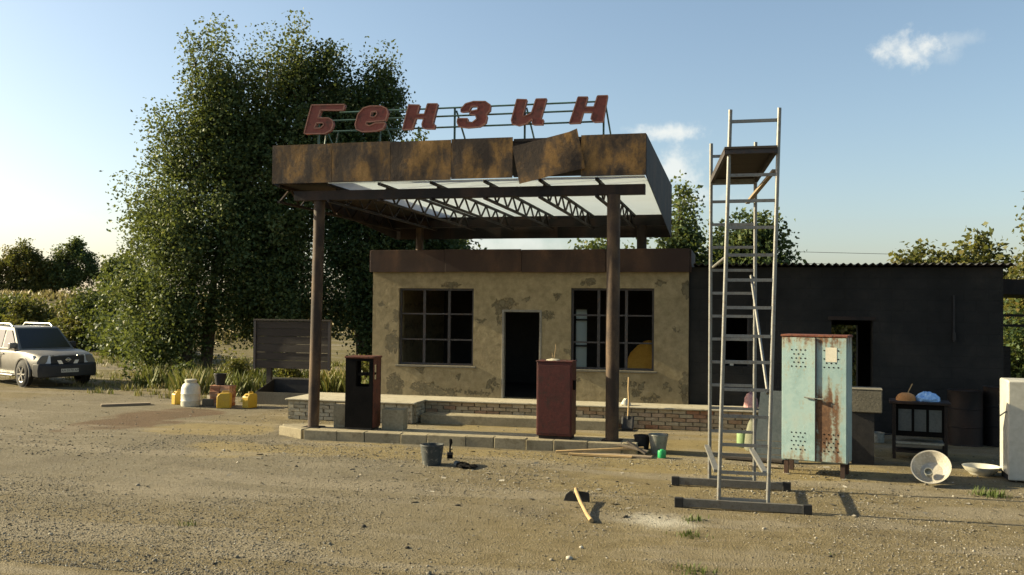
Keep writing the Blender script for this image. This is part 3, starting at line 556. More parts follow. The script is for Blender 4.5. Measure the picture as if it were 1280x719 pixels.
for i, (x, y, h, ww, lab, mm) in enumerate(((-34.5, 39.8, 2.0, 1.8, 'low olive bush on the bank behind the car roof', 'leaf_yellow'), (-31.0, 38.6, 2.4, 1.9, 'rounded green bush on the bank above the windscreen', 'leaf_yellow'), (-28.3, 37.2, 2.8, 2.0, 'taller dark bush on the bank right of the car', 'leaf_dark'),
                                            (-25.0, 34.5, 2.9, 1.8, 'dark green bush between the car and the big poplar', 'leaf_dark'), (-38.5, 42.0, 1.6, 1.8, 'bush at the left edge behind the car', 'leaf_dark'), (-22.3, 31.8, 2.6, 1.7, 'sunlit bush under the left flank of the big poplar', 'leaf'))):
    tree('bank_bush', lab, (x, y), auto_lobes(h, ww, 6, g, z0=.12, taper=.25), 150, 55, .17, .42, 120 + i, mm, group=gb, cat='bush', tr=.05, limbs=10, twigs=40)

def weeds(name, label, n, spots, h, seed, m='weed', wd=.018, tint0=.0, tint1=1.0, cat='weeds'):
    """tufts of blades; spots: (x, y, rx, ry)"""
    g = np.random.default_rng(seed); S = np.array(spots); a = S[:, 2] * S[:, 3]; ch = g.choice(len(S), n, p=a / a.sum()); q = S[ch]
    nt_ = max(4, n // 22); tc_ = g.choice(n, nt_); rr = np.sqrt(g.random(n)); th = g.uniform(0, 6.28, n)
    x = q[:, 0] + rr * np.cos(th) * q[:, 2]; y = q[:, 1] + rr * np.sin(th) * q[:, 3]
    k = g.random(n) < .75; src = tc_[g.integers(nt_, size=n)]; x = np.where(k, x[src] + g.normal(size=n) * .07, x); y = np.where(k, y[src] + g.normal(size=n) * .07, y)
    H = h * g.uniform(.35, 1.2, n) * np.where(k, 1, .6) * (.5 + 1.0 * fbm(x, y, .7, seed)); ang = g.uniform(0, 6.28, n); ln = g.uniform(.05, .55, n) * H
    z = ground_h(x, y) - .02; dx, dy = np.cos(ang), np.sin(ang); px, py = -dy, dx; W = wd * g.uniform(.6, 1.5, n)
    V = np.stack([np.stack([x - px * W, y - py * W, z], 1), np.stack([x + px * W, y + py * W, z], 1),
                  np.stack([x + dx * ln * .4 + px * W * .8, y + dy * ln * .4 + py * W * .8, z + H * .6], 1), np.stack([x + dx * ln, y + dy * ln, z + H], 1)], 1).reshape(-1, 3)
    me = np_mesh(name, V, np.arange(4 * n).reshape(-1, 4), MT[m]); tv = np.clip(tint0 + (tint1 - tint0) * (fbm(x, y, .5, seed + 9) * .7 + g.random(n) * .4 - .05), 0, 1)
    at = me.attributes.new('tint', 'FLOAT', 'POINT'); at.data.foreach_set('value', np.repeat(tv, 4).astype(np.float32))
    return tag(link(name, me), label, cat, kind='stuff')
for i, (x, y, h, ww, lab, mm) in enumerate(((-13.2, 22.6, .85, .55, 'scruffy weed bush behind the white barrel', 'leaf_yellow'), (-11.6, 22.2, 1.0, .6, 'leafy weed bush behind the brick stack', 'leaf'), (-10.9, 21.3, .8, .45, 'weed bush between the jerrycan and the dark board', 'leaf_yellow'),
                                            (-8.7, 21.2, 1.0, .6, 'weed bush right of the dark board behind the left post', 'leaf_yellow'), (-8.0, 20.0, .75, .5, 'green weed bush at the left corner of the ochre building', 'leaf'), (-15.0, 23.0, .6, .5, 'low weed bush in the grass right of the car', 'leaf'))):
    tree('weed_bush', lab, (x, y), auto_lobes(h, ww, 5, g, z0=.1, taper=.35), 60, 55, .075, .17, 140 + i, mm, group='weed bushes along the yard edge', cat='weeds', tr=.02, limbs=8, twigs=30)
weeds('tall_weeds', 'tall tangled weeds and dry grass under the trees behind the jerrycans', 9000, [(-12.3, 22.6, 2.6, 1.6), (-9.6, 22.8, 2.6, 1.5), (-14.8, 23.6, 2.2, 1.2), (-8.2, 21.2, 1.0, 1.6), (-10.8, 21.4, 2.2, .5)], .55, 61, tint0=.0, tint1=.85, wd=.012)
weeds('low_grass', 'short green and straw grass fringe along the far edge of the yard', 13000, [(-15.5, 22.4, 3.2, 1.0), (-19, 25, 4, 1.6), (-23, 33, 10, 4), (-12.3, 20.6, 2.6, .8), (-15.9, 20.6, .6, .2)], .18, 62, tint0=.1, tint1=1.0, wd=.012)
weeds('dry_field_grass', 'straw coloured grass on the far field bank', 14000, [(-45, 56, 26, 12), (-38, 46, 14, 6)], .5, 63, wd=.07, tint0=.5, tint1=1.2)
weeds('yard_grass', 'dry grass beyond the shed on the right', 6000, [(8.0, 22.5, 3.0, 5.0)], .4, 64, tint0=.2, tint1=1.)
weeds('yard_weed', 'small green weeds sprouting through the forecourt gravel', 500, [(3.15, 12.75, .14, .08), (-.43, 10.3, .08, .05), (-.4, 9.6, .07, .05), (-.3, 8.3, .1, .08), (-5.5, 8.6, .06, .05), (.9, 9.2, .05, .04)], .10, 65, wd=.006, tint0=0, tint1=.35)

# ------------------------------------------------------------------ main building
def wall_with_holes(b, x0, x1, z0, z1, holes, y0, y1):
    """solid wall between y0 and y1 with rectangular openings, cut into vertical strips"""
    xs = sorted({x0, x1} | {h[0] for h in holes} | {h[1] for h in holes})
    for a, c in zip(xs, xs[1:]):
        hs = sorted([h for h in holes if h[0] <= a + 1e-6 and h[1] >= c - 1e-6], key=lambda h: h[2]); z = z0
        for h in hs:
            if h[2] > z + 1e-6: b.box((a, y0, z), (c, y1, h[2]))
            z = h[3]
        if z < z1 - 1e-6: b.box((a, y0, z), (c, y1, z1))
    return b
FY = 18.6
bld = thing('roadside_building', 'ochre plastered low building with peeling walls, two wide windows and a doorway', 'building', (0, 0, 0))
W1, DR, W2 = (-6.95, -5.29, 1.07, 2.70), (-4.67, -3.83, .42, 2.26), (-3.22, -1.53, 1.06, 2.72)
wall_with_holes(MB(), -7.55, -.85, 0, 3.06, [W1, DR, W2], FY, FY + .3).build('wall', MT['facade'], bld)
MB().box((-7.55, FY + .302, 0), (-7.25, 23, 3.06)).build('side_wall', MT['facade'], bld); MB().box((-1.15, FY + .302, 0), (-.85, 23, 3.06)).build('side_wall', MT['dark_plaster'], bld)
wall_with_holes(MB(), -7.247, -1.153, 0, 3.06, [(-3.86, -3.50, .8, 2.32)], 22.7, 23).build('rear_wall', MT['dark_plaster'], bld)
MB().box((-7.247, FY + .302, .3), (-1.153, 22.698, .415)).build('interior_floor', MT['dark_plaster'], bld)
MB().box((-7.575, FY - .02, 3.062), (-.835, 23.1, 3.36)).build('roof', MT['concrete_grey'], bld)
MB().box((-7.57, FY - .068, 3.07), (-.84, FY - .03, 3.49)).build('fascia_backing', MT['rust_dark'], bld)
fx = [-7.58, -5.9, -4.25, -2.5, -.83]
for i in range(4):
    dz = (.0, .006, -.004, .004)[i]
    MB().box((fx[i] + .004, FY - .1 - .004 * (i % 2), 3.04 + dz), (fx[i + 1] - .004, FY - .07, 3.51 + dz)).build('fascia_panel', MT['rust_brown'], bld, bevel=.004)
MB().box((-7.61, FY - .07, 3.05), (-7.582, 20.5, 3.5)).build('fascia_panel', MT['rust_brown'], bld)
MB().box((-.828, FY - .07, 3.05), (-.80, 20.5, 3.5)).build('fascia_panel', MT['rust_brown'], bld)
def window(x0, x1, z0, z1):
    b = MB(); t_ = .045; y0, y1 = FY + .06, FY + .11
    b.box((x0, y0, z0), (x0 + t_, y1, z1)); b.box((x1 - t_, y0, z0), (x1, y1, z1)); b.box((x0 + t_, y0, z1 - t_), (x1 - t_, y1, z1)); b.box((x0 + t_, y0, z0), (x1 - t_, y1, z0 + t_))
    o = b.build('window', MT['window_steel'], bld)
    for k in (1, 2):
        x = x0 + (x1 - x0) * k / 3; MB().box((x - .028, y0 + .006, z0 + t_), (x + .028, y1 - .006, z1 - t_)).build('mullion', MT['window_steel'], o)
        z = z0 + (z1 - z0) * k / 3
        for j in range(3):
            xa = x0 + (x1 - x0) * j / 3 + (t_ if j == 0 else .028); xb = x0 + (x1 - x0) * (j + 1) / 3 - (t_ if j == 2 else .028)
            MB().box((xa, y0 + .01, z - .016), (xb, y1 - .01, z + .016)).build('glazing_bar', MT['window_steel'], o)
    MB().box((x0 - .06, FY - .035, z0 - .045), (x1 + .06, FY + .2, z0 - .002)).build('sill', MT['concrete_grey'], bld, bevel=.006)
window(*W1); window(*W2)
b = MB(); b.box((-4.67, FY - .012, .42), (-4.625, FY + .12, 2.26)); b.box((-3.875, FY - .012, .42), (-3.83, FY + .12, 2.26)); b.box((-4.625, FY - .012, 2.215), (-3.875, FY + .12, 2.26))
b.build('door_frame', MT['door_trim'], bld, bevel=.004)
rw = thing('back_window', 'narrow pale window glimpsed through the right window of the ochre building', 'window', (-3.68, 22.84, .8))
b = MB(); b.box((-.18, -.04, 0), (-.14, .04, 1.52)); b.box((.14, -.04, 0), (.18, .04, 1.52)); b.box((-.14, -.04, 0), (.14, .04, .04)); b.box((-.14, -.04, 1.48), (.14, .04, 1.52)); b.box((-.14, -.04, .55), (.14, .04, .59)); b.box((-.14, -.04, 1.2), (.14, .04, 1.24)); b.build('frame', MT['window_steel'], rw)
for za, zb in ((.04, .55), (.59, 1.2), (1.24, 1.48)): MB().box((-.14, -.006, za), (.14, .006, zb)).build('pane', MT['frosted'], rw)
# heap under an ochre sheet inside the right window
b = MB(); n = 22; g = np.random.default_rng(8)
prof = [(.62, 0), (.58, .35), (.5, .7), (.36, .95), (.22, 1.1), (.09, 1.2), (.01, 1.22)]
b.lathe(prof, n); b.v = [(x * (1 + .14 * math.sin(5 * math.atan2(y, x) + z * 3)), y * (1 + .14 * math.sin(5 * math.atan2(y, x) + z * 3)) * .8, z) for x, y, z in b.v]
tag(place(b.build('sheet_covered_heap', MT['ochre_cloth'], None, True), (-1.75, 20.0, .415)), 'ochre sheet draped over a heap, inside the right window', 'covered heap')

# ------------------------------------------------------------------ terrace of brick in front of it
ter = thing('brick_terrace', 'low brick terrace with pale concrete top along the foot of the ochre building', 'terrace', (0, 0, 0))
MB().slab([(-8.8, 17.22), (-6.12, 17.22), (-6.12, 17.92), (.5, 17.92), (.5, 18.66), (-.84, 18.66), (-.84, 18.598), (-8.8, 18.598)], .0, .378).build('core', MT['mortar'], ter)
MB().slab([(-8.83, 17.13), (-6.05, 17.13), (-6.05, 17.83), (.55, 17.83), (.55, 18.66), (-.84, 18.66), (-.84, 18.597), (-8.83, 18.597)], .382, .42).build('capping', MT['concrete_pale'], ter, bevel=.012)
MB().box((-6.03, 17.42, -.03), (-2.15, 17.822, .175)).build('step', MT['concrete'], ter, bevel=.015)
rb = random.Random(3); BM = []
for k in range(4):
    b = MB().box((-.12, -.05, -.036), (.12, .05, .036)); b.jitter(.005, rb); BM.append(b.mesh('brick'))
def brick_row(x0, x1, y, mats, axis='x', rows=5, z0=.0, h=.0758, top=.378, skip=None):
    for r in range(rows):
        z = z0 + h * (r + .5); x = x0 + (-.13 if r % 2 else 0)
        while x < x1 - .02:
            a, c = max(x, x0), min(x + .25, x1); x += .26
            if c - a < .05: continue
            me = rb.choice(BM).copy() if False else rb.choice(BM)
            key = (me.name, mats); m2 = BCACHE.get(key)
            if m2 is None: m2 = me.copy(); m2.materials.clear(); m2.materials.append(MT[mats]); BCACHE[key] = m2
            o = link('brick', m2, ter); o.scale = ((c - a) / .25, 1, .93)
            p = (a + c) / 2
            if axis == 'x': o.location = (p, y + rb.uniform(-.008, .006), z); o.rotation_euler = (rb.uniform(-.03, .03), rb.uniform(-.02, .02), rb.uniform(-.03, .03))
            else: o.location = (y + rb.uniform(-.006, .006), p, z); o.rotation_euler = (0, rb.uniform(-.02, .02), R(90) + rb.uniform(-.03, .03))
BCACHE = {}
brick_row(-8.78, -6.12, 17.235, 'brick_grey'); brick_row(17.30, 17.9, -6.14, 'brick_grey', 'y'); brick_row(17.3, 18.58, -8.785, 'brick_grey', 'y')
brick_row(-6.08, -2.15, 17.935, 'brick', rows=5); brick_row(-2.15, .5, 17.935, 'brick'); brick_row(18.0, 18.7, .485, 'brick', 'y')

# ------------------------------------------------------------------ dark shed
SY = 18.68
shed = thing('dark_shed', 'long blackened block shed with wavy slate roof on the right', 'shed', (0, 0, 0))
SW, SD = (-.17, .32, 1.2, 2.2), (1.85, 2.60, .0, 2.13)
wall_with_holes(MB(), -.845, 4.87, 0, 3.15, [SW, SD], SY, SY + .3).build('wall', MT['shed'], shed)
MB().box((4.57, SY + .302, 0), (4.87, 23.2, 3.1)).build('side_wall', MT['shed'], shed)
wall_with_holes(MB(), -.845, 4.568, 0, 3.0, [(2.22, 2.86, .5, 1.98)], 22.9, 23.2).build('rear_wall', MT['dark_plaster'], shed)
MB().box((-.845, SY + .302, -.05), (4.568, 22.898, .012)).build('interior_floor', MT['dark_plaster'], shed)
MB().box((1.79, SY - .02, 2.13), (2.66, SY + .1, 2.2)).build('lintel', MT['rust_dark'], shed)
b = MB(); b.box((-.17, SY + .05, 1.2), (-.13, SY + .1, 2.2)); b.box((.28, SY + .05, 1.2), (.32, SY + .1, 2.2)); b.box((-.13, SY + .05, 2.16), (.28, SY + .1, 2.2)); b.build('window_frame', MT['window_steel'], shed)
MB().bar((4.02, SY - .03, 2.62), (4.02, SY - .03, 1.75), .03).bar((4.02, SY - .05, 1.92), (4.02, SY - .05, 1.78), .05).build('cable_pipe', MT['dark_metal'], shed)
MB().box((-.05, SY + .02, 1.205), (.02, SY + .06, 1.25)).build('mortar_lump', MT['white_enamel'], shed)
nsh = 5; x0s, x1s = -.76, 5.06
for i in range(nsh):
    xa = x0s + (x1s - x0s) * i / nsh - (.06 if i else 0); xb = x0s + (x1s - x0s) * (i + 1) / nsh; nn = 84; b = MB(); vs_ = []; fs_ = []
    for j in range(nn + 1):
        x = xa + (xb - xa) * j / nn; z = .022 * math.sin((x - x0s) / .132 * 2 * math.pi) + .006 * (i % 2)
        for y, zz in ((SY - .2, 3.20), (23.5, 3.05)): vs_ += [(x, y, z + zz), (x, y, z + zz - .009)]
    for j in range(nn):
        q = j * 4; fs_ += [(q, q+4, q+6, q+2), (q+1, q+3, q+7, q+5), (q, q+1, q+5, q+4), (q+2, q+6, q+7, q+3)]
    b.add(vs_, fs_); b.build('roof_sheet', MT['slate'], shed, True)

# lean-to beyond the shed on the right
lt = thing('lean_to_shelter', 'dark low shelter roof on posts beyond the right end of the shed', 'shelter', (6.0, 20.6, 0))
MB().box((-1.1, -.8, 2.62), (2.6, 2.4, 2.92), (0, .03, 0)).build('roof', MT['rust_dark'], lt)
for x in (-.32, 1.4):
    for y in (-.6, 2.2): MB().bar((x, y, 0), (x, y, 2.68), .09).build('post', MT['rust_dark'], lt)
for z in (2.05, 2.25): MB().bar((-1.1, -.6, z), (2.5, -.6, z), .05).build('rail', MT['rust_dark'], lt)
MB().box((-1.08, -.2, 0), (-.55, .3, 1.62)).build('dark_panel', MT['wood_dark'], lt)

# ------------------------------------------------------------------ pump island
isl = thing('pump_island', 'long low concrete pump island with kerb blocks under the canopy', 'island', (0, 0, 0))
MB().slab([(-7.7, 15.12), (-7.2, 14.84), (-1.5, 14.80), (-1.45, 15.4), (-7.3, 15.42)], -.05, .16).build('slab', MT['concrete'], isl)
kx = -7.2; kr = random.Random(5)
while kx < -1.5:
    L_ = min(kr.uniform(.45, .72), -1.46 - kx)
    if L_ < .1: break
    b = MB().box((-L_ / 2 + .004, -.09, -.05), (L_ / 2 - .004, .09, .168)); b.jitter(.005, kr)
    o = b.build('kerb_block', MT['concrete'], isl, bevel=.012, seg=2); o.location = (kx + L_ / 2, 14.76 + kr.uniform(-.01, .01), kr.uniform(-.006, .004)); o.rotation_euler = (0, 0, kr.uniform(-.015, .015)); kx += L_
b = MB().box((-.34, -.09, -.05), (.34, .09, .165)).jitter(.006, kr); o = b.build('kerb_block', MT['concrete'], isl, bevel=.014, seg=2); o.location = (-7.52, 14.95, 0); o.rotation_euler = (0, 0, R(-29))
b = MB().box((-.24, -.09, -.05), (.24, .09, .165)).jitter(.006, kr); o = b.build('kerb_block', MT['concrete'], isl, bevel=.014, seg=2); o.location = (-7.62, 15.25, 0); o.rotation_euler = (0, 0, R(28))

# ------------------------------------------------------------------ canopy
can = thing('fuel_canopy', 'rusty flat fuel station canopy on round posts with white underside', 'canopy', (0, 0, 0))
CX0, CX1, CY0, CY1 = -7.93, -1.37, 14.8, 21.0
fxs = [-7.94, -6.8, -5.72, -4.63, -3.56, -2.42, -1.36]
for i in range(6):
    if i == 4: continue
    a, c = fxs[i], fxs[i + 1]; dz = (.0, .006, -.004, .005, 0, -.003)[i]
    b = MB(); nx2, nz2 = 8, 5; gg = np.random.default_rng(30 + i)
    V = [(a + .004 + (c - a - .008) * p / nx2, CY0 + .004 * math.sin(p * .9 + i) * math.sin(q * .8), 4.455 + dz + .675 * q / nz2) for q in range(nz2 + 1) for p in range(nx2 + 1)]
    F = [(q * (nx2 + 1) + p, q * (nx2 + 1) + p + 1, (q + 1) * (nx2 + 1) + p + 1, (q + 1) * (nx2 + 1) + p) for q in range(nz2) for p in range(nx2)]
    b.add(V, F); o = b.build('fascia_panel', MT['rust'], can); sm = o.modifiers.new('thick', 'SOLIDIFY'); sm.thickness = .012; sm.offset = -1
# the panel that came loose and hangs askew
b = MB(); V = []; F = []; nx2, nz2 = 8, 6
for q in range(nz2 + 1):
    for p in range(nx2 + 1):
        u, v = p / nx2, q / nz2; x = -.56 + 1.12 * u; z = -.32 + .64 * v; V.append((x, -.05 * u * u * v - .03 * math.sin(u * 3) * (1 - v), z + (.02 if (p == nx2 and q == nz2) else 0)))
F = [(q * (nx2 + 1) + p, q * (nx2 + 1) + p + 1, (q + 1) * (nx2 + 1) + p + 1, (q + 1) * (nx2 + 1) + p) for q in range(nz2) for p in range(nx2)]
b.add(V, F); o = b.build('fascia_panel', MT['rust'], can); sm = o.modifiers.new('thick', 'SOLIDIFY'); sm.thickness = .008
o.location = (-2.95, 14.755, 4.775); o.rotation_euler = (R(-2), R(-12), 0); o['label'] = 'loose fascia panel hanging askew'
MB().bar((-3.56, 14.87, 5.09), (-2.42, 14.87, 5.09), .05).build('fascia_rail', MT['rust_dark'], can); MB().bar((-3.56, 14.87, 4.5), (-2.42, 14.87, 4.5), .045).build('fascia_rail', MT['rust_dark'], can)
MB().box((-7.9, 14.86, 4.5), (-1.4, 14.868, 5.085)).build('fascia_backing', MT['rust_dark'], can)
for x, y0 in ((CX0, 'l'), (CX1, 'r')):     # side cladding, deeper towards the rear
    ys = [14.812, 16.35, 17.9, 19.45, 21.0]
    for j in range(4):
        ya, yb = ys[j] + .003, ys[j + 1] - .003; za = 4.45 - .52 * (ya - 14.8) / 6.2; zb = 4.45 - .52 * (yb - 14.8) / 6.2; sgn = -.012 if y0 == 'l' else .012
        vs_ = [(x, ya, za), (x, yb, zb), (x, yb, 5.12), (x, ya, 5.12)]; MB().add(vs_ + [(p[0] + sgn, p[1], p[2]) for p in vs_], [(0, 1, 2, 3), (7, 6, 5, 4), (0, 4, 5, 1), (1, 5, 6, 2), (2, 6, 7, 3), (3, 7, 4, 0)]).build('side_panel', MT['rust_dark'], can)
for j in range(5):
    a = CX0 + (CX1 - CX0) * j / 5; MB().box((a - .02, CY1 + .016 * (j % 2), 3.93), (a + (CX1 - CX0) / 5 + .02, CY1 + .014 + .016 * (j % 2), 5.12)).build('rear_panel', MT['rust_dark'], can)
tx = [-2.17 - .945 * k for k in range(7)]
edges = [CX1 - .02] + tx + [CX0 + .02]
for a, c in zip(edges, edges[1:]):
    if a - c > .1: MB().box((c + .004, 14.84, 4.447), (a - .004, 20.98, 4.456)).build('ceiling_sheet', MT['ceiling'] if a > -6.5 else MT['rust_dark'], can)
for x in tx:
    b = MB(); b.bar((x, 14.86, 4.42), (x, 20.96, 4.42), .045, .045); b.bar((x, 14.86, 4.14), (x, 20.96, 4.14), .045, .04)
    n = 15; y0_, dy = 14.9, 5.95 / 15
    for k in range(n):
        za, zb = (4.14, 4.42) if k % 2 == 0 else (4.42, 4.14); b.bar((x, y0_ + k * dy, za), (x, y0_ + (k + 1) * dy, zb), .028, .028)
    b.build('truss', MT['rust_dark'], can)
for y in (15.0, 20.6): MB().box((CX0 + .35 if y < 16 else CX0 + .02, y - .07, 4.165), (CX1 - .02, y + .07, 4.33)).build('beam', MT['rust_dark'], can)
def post(x, y, z0, z1, r, m):
    b = MB().tube([(x + (.06 if x < -5 and z0 < 1 else 0), y, z1)] + [(x + (.06 if x < -5 and z0 < 1 else 0) * k / 6, y, z0 + (z1 - z0) * k / 6) for k in range(5, -1, -1)], r, 20); return b.build('post', m, can, True)
p1 = post(-7.2, 15.05, .16, 4.165, .098, MT['post']); p2 = post(-1.9, 14.98, .16, 4.165, .108, MT['post'])
for p, x, y in ((p1, -7.2, 15.05), (p2, -1.9, 14.98)):
    MB().box((x - .16, y - .15, .155), (x + .16, y + .15, .172)).build('base_plate', MT['rust_dark'], p)
post(-7.2, 20.6, 3.35, 4.165, .09, MT['post']); post(-1.98, 20.6, 3.35, 4.165, .11, MT['rust_dark'])

# ------------------------------------------------------------------ rooftop lettering
LETTERS = [
[[(-7.227,5.836),(-6.598,5.819),(-6.632,5.723),(-7.058,5.741),(-7.104,5.603),(-6.902,5.595),(-6.835,5.555),(-6.817,5.482),(-6.856,5.38),(-6.968,5.322),(-7.363,5.335),(-7.318,5.511)], [(-7.133,5.516),(-7.007,5.515),(-6.99,5.477),(-7.053,5.424),(-7.173,5.422)]],
[[(-6.257,5.739),(-6.13,5.773),(-5.922,5.764),(-5.822,5.717),(-5.8,5.64),(-5.845,5.513),(-6.191,5.5),(-6.204,5.453),(-6.13,5.428),(-6.033,5.472),(-5.844,5.47),(-5.884,5.376),(-6.008,5.337),(-6.263,5.33),(-6.376,5.378),(-6.4,5.466),(-6.349,5.64)], [(-6.101,5.673),(-6.013,5.681),(-5.994,5.626),(-6.046,5.578),(-6.123,5.585)]],
[[(-5.418,5.765),(-5.225,5.752),(-5.269,5.597),(-5.133,5.592),(-5.079,5.768),(-4.9,5.76),(-4.985,5.414),(-4.944,5.408),(-4.957,5.334),(-5.119,5.34),(-5.169,5.378),(-5.176,5.421),(-5.144,5.517),(-5.29,5.527),(-5.356,5.342),(-5.526,5.341)]],
[[(-4.483,5.655),(-4.403,5.741),(-4.265,5.773),(-4.058,5.764),(-3.97,5.701),(-3.976,5.612),(-4.044,5.548),(-4.028,5.503),(-4.049,5.404),(-4.156,5.341),(-4.375,5.331),(-4.514,5.354),(-4.55,5.434),(-4.539,5.494),(-4.365,5.487),(-4.365,5.434),(-4.284,5.417),(-4.204,5.476),(-4.228,5.54),(-4.332,5.559),(-4.309,5.61),(-4.194,5.628),(-4.183,5.676),(-4.252,5.697),(-4.31,5.681),(-4.344,5.605),(-4.483,5.603)]],
[[(-3.513,5.776),(-3.344,5.762),(-3.409,5.501),(-3.386,5.485),(-3.263,5.539),(-3.187,5.767),(-3.009,5.763),(-3.106,5.424),(-3.057,5.415),(-3.072,5.335),(-3.228,5.34),(-3.251,5.385),(-3.245,5.44),(-3.351,5.367),(-3.486,5.335),(-3.587,5.365),(-3.604,5.431)]],
[[(-2.481,5.769),(-2.322,5.762),(-2.364,5.601),(-2.219,5.595),(-2.162,5.774),(-1.994,5.771),(-2.066,5.347),(-2.217,5.346),(-2.267,5.402),(-2.24,5.509),(-2.392,5.515),(-2.445,5.34),(-2.624,5.338)]]]
sgn = thing('rooftop_sign', 'faded red slanted letters spelling Бензин on green rails above the canopy', 'sign', (0, 14.95, 0))
dg = bpy.context.evaluated_depsgraph_get()
for outl in LETTERS:
    cu = bpy.data.curves.new('letter', 'CURVE'); cu.dimensions = '2D'; cu.fill_mode = 'BOTH'; cu.extrude = .045
    for pl in outl:
        s_ = cu.splines.new('POLY'); s_.points.add(len(pl) - 1); s_.use_cyclic_u = True
        for p, (x, z) in zip(s_.points, pl): p.co = (x, z, 0, 1)
    tmp = bpy.data.objects.new('t', cu); me = tmp.to_mesh().copy(); bpy.data.objects.remove(tmp)
    me.transform(Matrix.Rotation(R(90), 4, 'X')); me.materials.append(MT['letter'])
    o = link('letter', me, sgn); o.location.y = -.05
    rim = MB()
    for pl in outl:
        for (xa, za), (xb, zb) in zip(pl, pl[1:] + pl[:1]): rim.bar((xa, -.1, za), (xb, -.1, zb), .016, .02)
    rim.build('rim', MT['letter_rim'], o).location.y = .05 - .05 + .05
for z in (5.38, 5.57, 5.71): MB().tube([(-7.2 if z < 5.6 else -6.75, .03, z), (-2.1, .03, z)], .016, 8).build('rail', MT['green_paint'], sgn, True)
for x in (-7.16, -6.0, -4.64, -3.41, -2.08):
    MB().bar((x, .06, 5.05), (x, .06, 5.72), .03).build('upright', MT['green_paint'], sgn)
    MB().bar((x + .03, .06, 5.66), (x + .08, .75, 5.0), .024).build('stay', MT['green_paint'], sgn)
for x in (-7.0, -6.78): MB().bar((x - .04, .04, 5.1), (x + .02, .0, 5.36), .022).build('bracket', MT['green_paint'], sgn)

# ------------------------------------------------------------------ fuel pumps
pb = thing('fuel_pump', 'burnt out black fuel pump shell with open top window', 'fuel pump', (-6.3, 14.94, .168), 0, 'old fuel pumps')
hw, dp, hh = .255, .38, 1.26
wall_with_holes(MB(), -hw, hw - .0, .03, hh - .03, [(-.06, .185, .74, 1.19)], 0, .022).build('front_panel', MT['black'], pb)
wall_with_holes(MB(), -hw, hw, .03, hh - .03, [(-.12, .2, .76, 1.16)], dp - .02, dp).build('back_panel', MT['black'], pb)
b = MB(); wall_with_holes(b, .024, dp - .022, .03, hh - .03, [(.08, .2, .86, 1.12)], 0, .02); b.v = [(hw - y, x, z) for x, y, z in b.v]; b.build('side_panel', MT['redbrown'], pb)
b = MB(); wall_with_holes(b, .024, dp - .022, .03, hh - .03, [(.1, .28, .8, 1.1)], 0, .02); b.v = [(-hw + y, x, z) for x, y, z in b.v]; b.build('side_panel', MT['redbrown'], pb)
MB().box((-hw - .015, -.015, hh - .03), (hw + .015, dp + .015, hh + .005)).build('top', MT['redbrown'], pb, bevel=.006)
MB().box((-hw + .02, .01, 0), (hw - .02, dp - .01, .03)).build('plinth', MT['dark_metal'], pb)
MB().box((-.058, .03, .93), (.18, .33, .97)).build('shelf', MT['black'], pb)
MB().bar((hw + .004, .02, .05), (hw + .004, .02, 1.2), .018).build('corner_strip', MT['redbrown'], pb)

pr = thing('fuel_pump', 'dark red closed fuel pump cabinet beside the right post', 'fuel pump', (-2.83, 14.80, .168), R(-2), 'old fuel pumps')
MB().box((-.295, 0, .05), (.295, .37, 1.25)).build('body', MT['dark_red'], pr, bevel=.012, seg=2)
MB().box((-.305, -.012, 1.25), (.305, .382, 1.275)).build('top', MT['dark_red'], pr, bevel=.006)
MB().box((-.26, .03, 0), (.27, .34, .05)).build('plinth', MT['rust_dark'], pr)
MB().box((-.27, -.008, .09), (.27, -.001, 1.2)).build('front_panel', MT['dark_red'], pr, bevel=.004)
MB().box((.296, .1, .8), (.325, .2, .96)).build('nozzle_hook', MT['black'], pr, bevel=.01)
b = MB(); b.lathe([(.12, 0), (.10, .012), (.05, .024), (.0, .026)], 14, sq=3); b.jitter(.006, rb)
tag(place(b.build('plaster_lump', MT['concrete_pale'], None, True), (-2.88, 14.95, 1.443)), 'pale lump of dried plaster on top of the red pump', 'plaster')
b = MB().tube([(0, 0, 0), (.01, 0, .1), (.02, .01, .17), (.018, .01, .23)], .005, 6); b.tube([(-.02, 0, 0), (-.03, 0, .05), (-.035, 0, .09)], .003, 5)
tag(place(b.build('bent_wire', MT['wood'], None, True), (-2.86, 14.95, 1.475)), 'thin pale twigs sticking up from the plaster on the red pump', 'twig')

def block(name, label, cat, loc, size, rz, m, bev=.012, jit=.006, group=None):
    b = MB().box((-size[0] / 2, -size[1] / 2, 0), (size[0] / 2, size[1] / 2, size[2])).jitter(jit, rb)
    return tag(place(b.build(name, MT[m], None, bevel=bev, seg=2), loc, (0, 0, rz)), label, cat, group)
block('concrete_block', 'grey concrete block standing on the island right of the black pump', 'block', (-5.74, 15.22, .16), (.40, .22, .36), R(3), 'concrete')
block('concrete_block', 'pale concrete block standing on the island left of the black pump', 'block', (-6.72, 15.2, .16), (.24, .2, .41), R(-4), 'concrete')

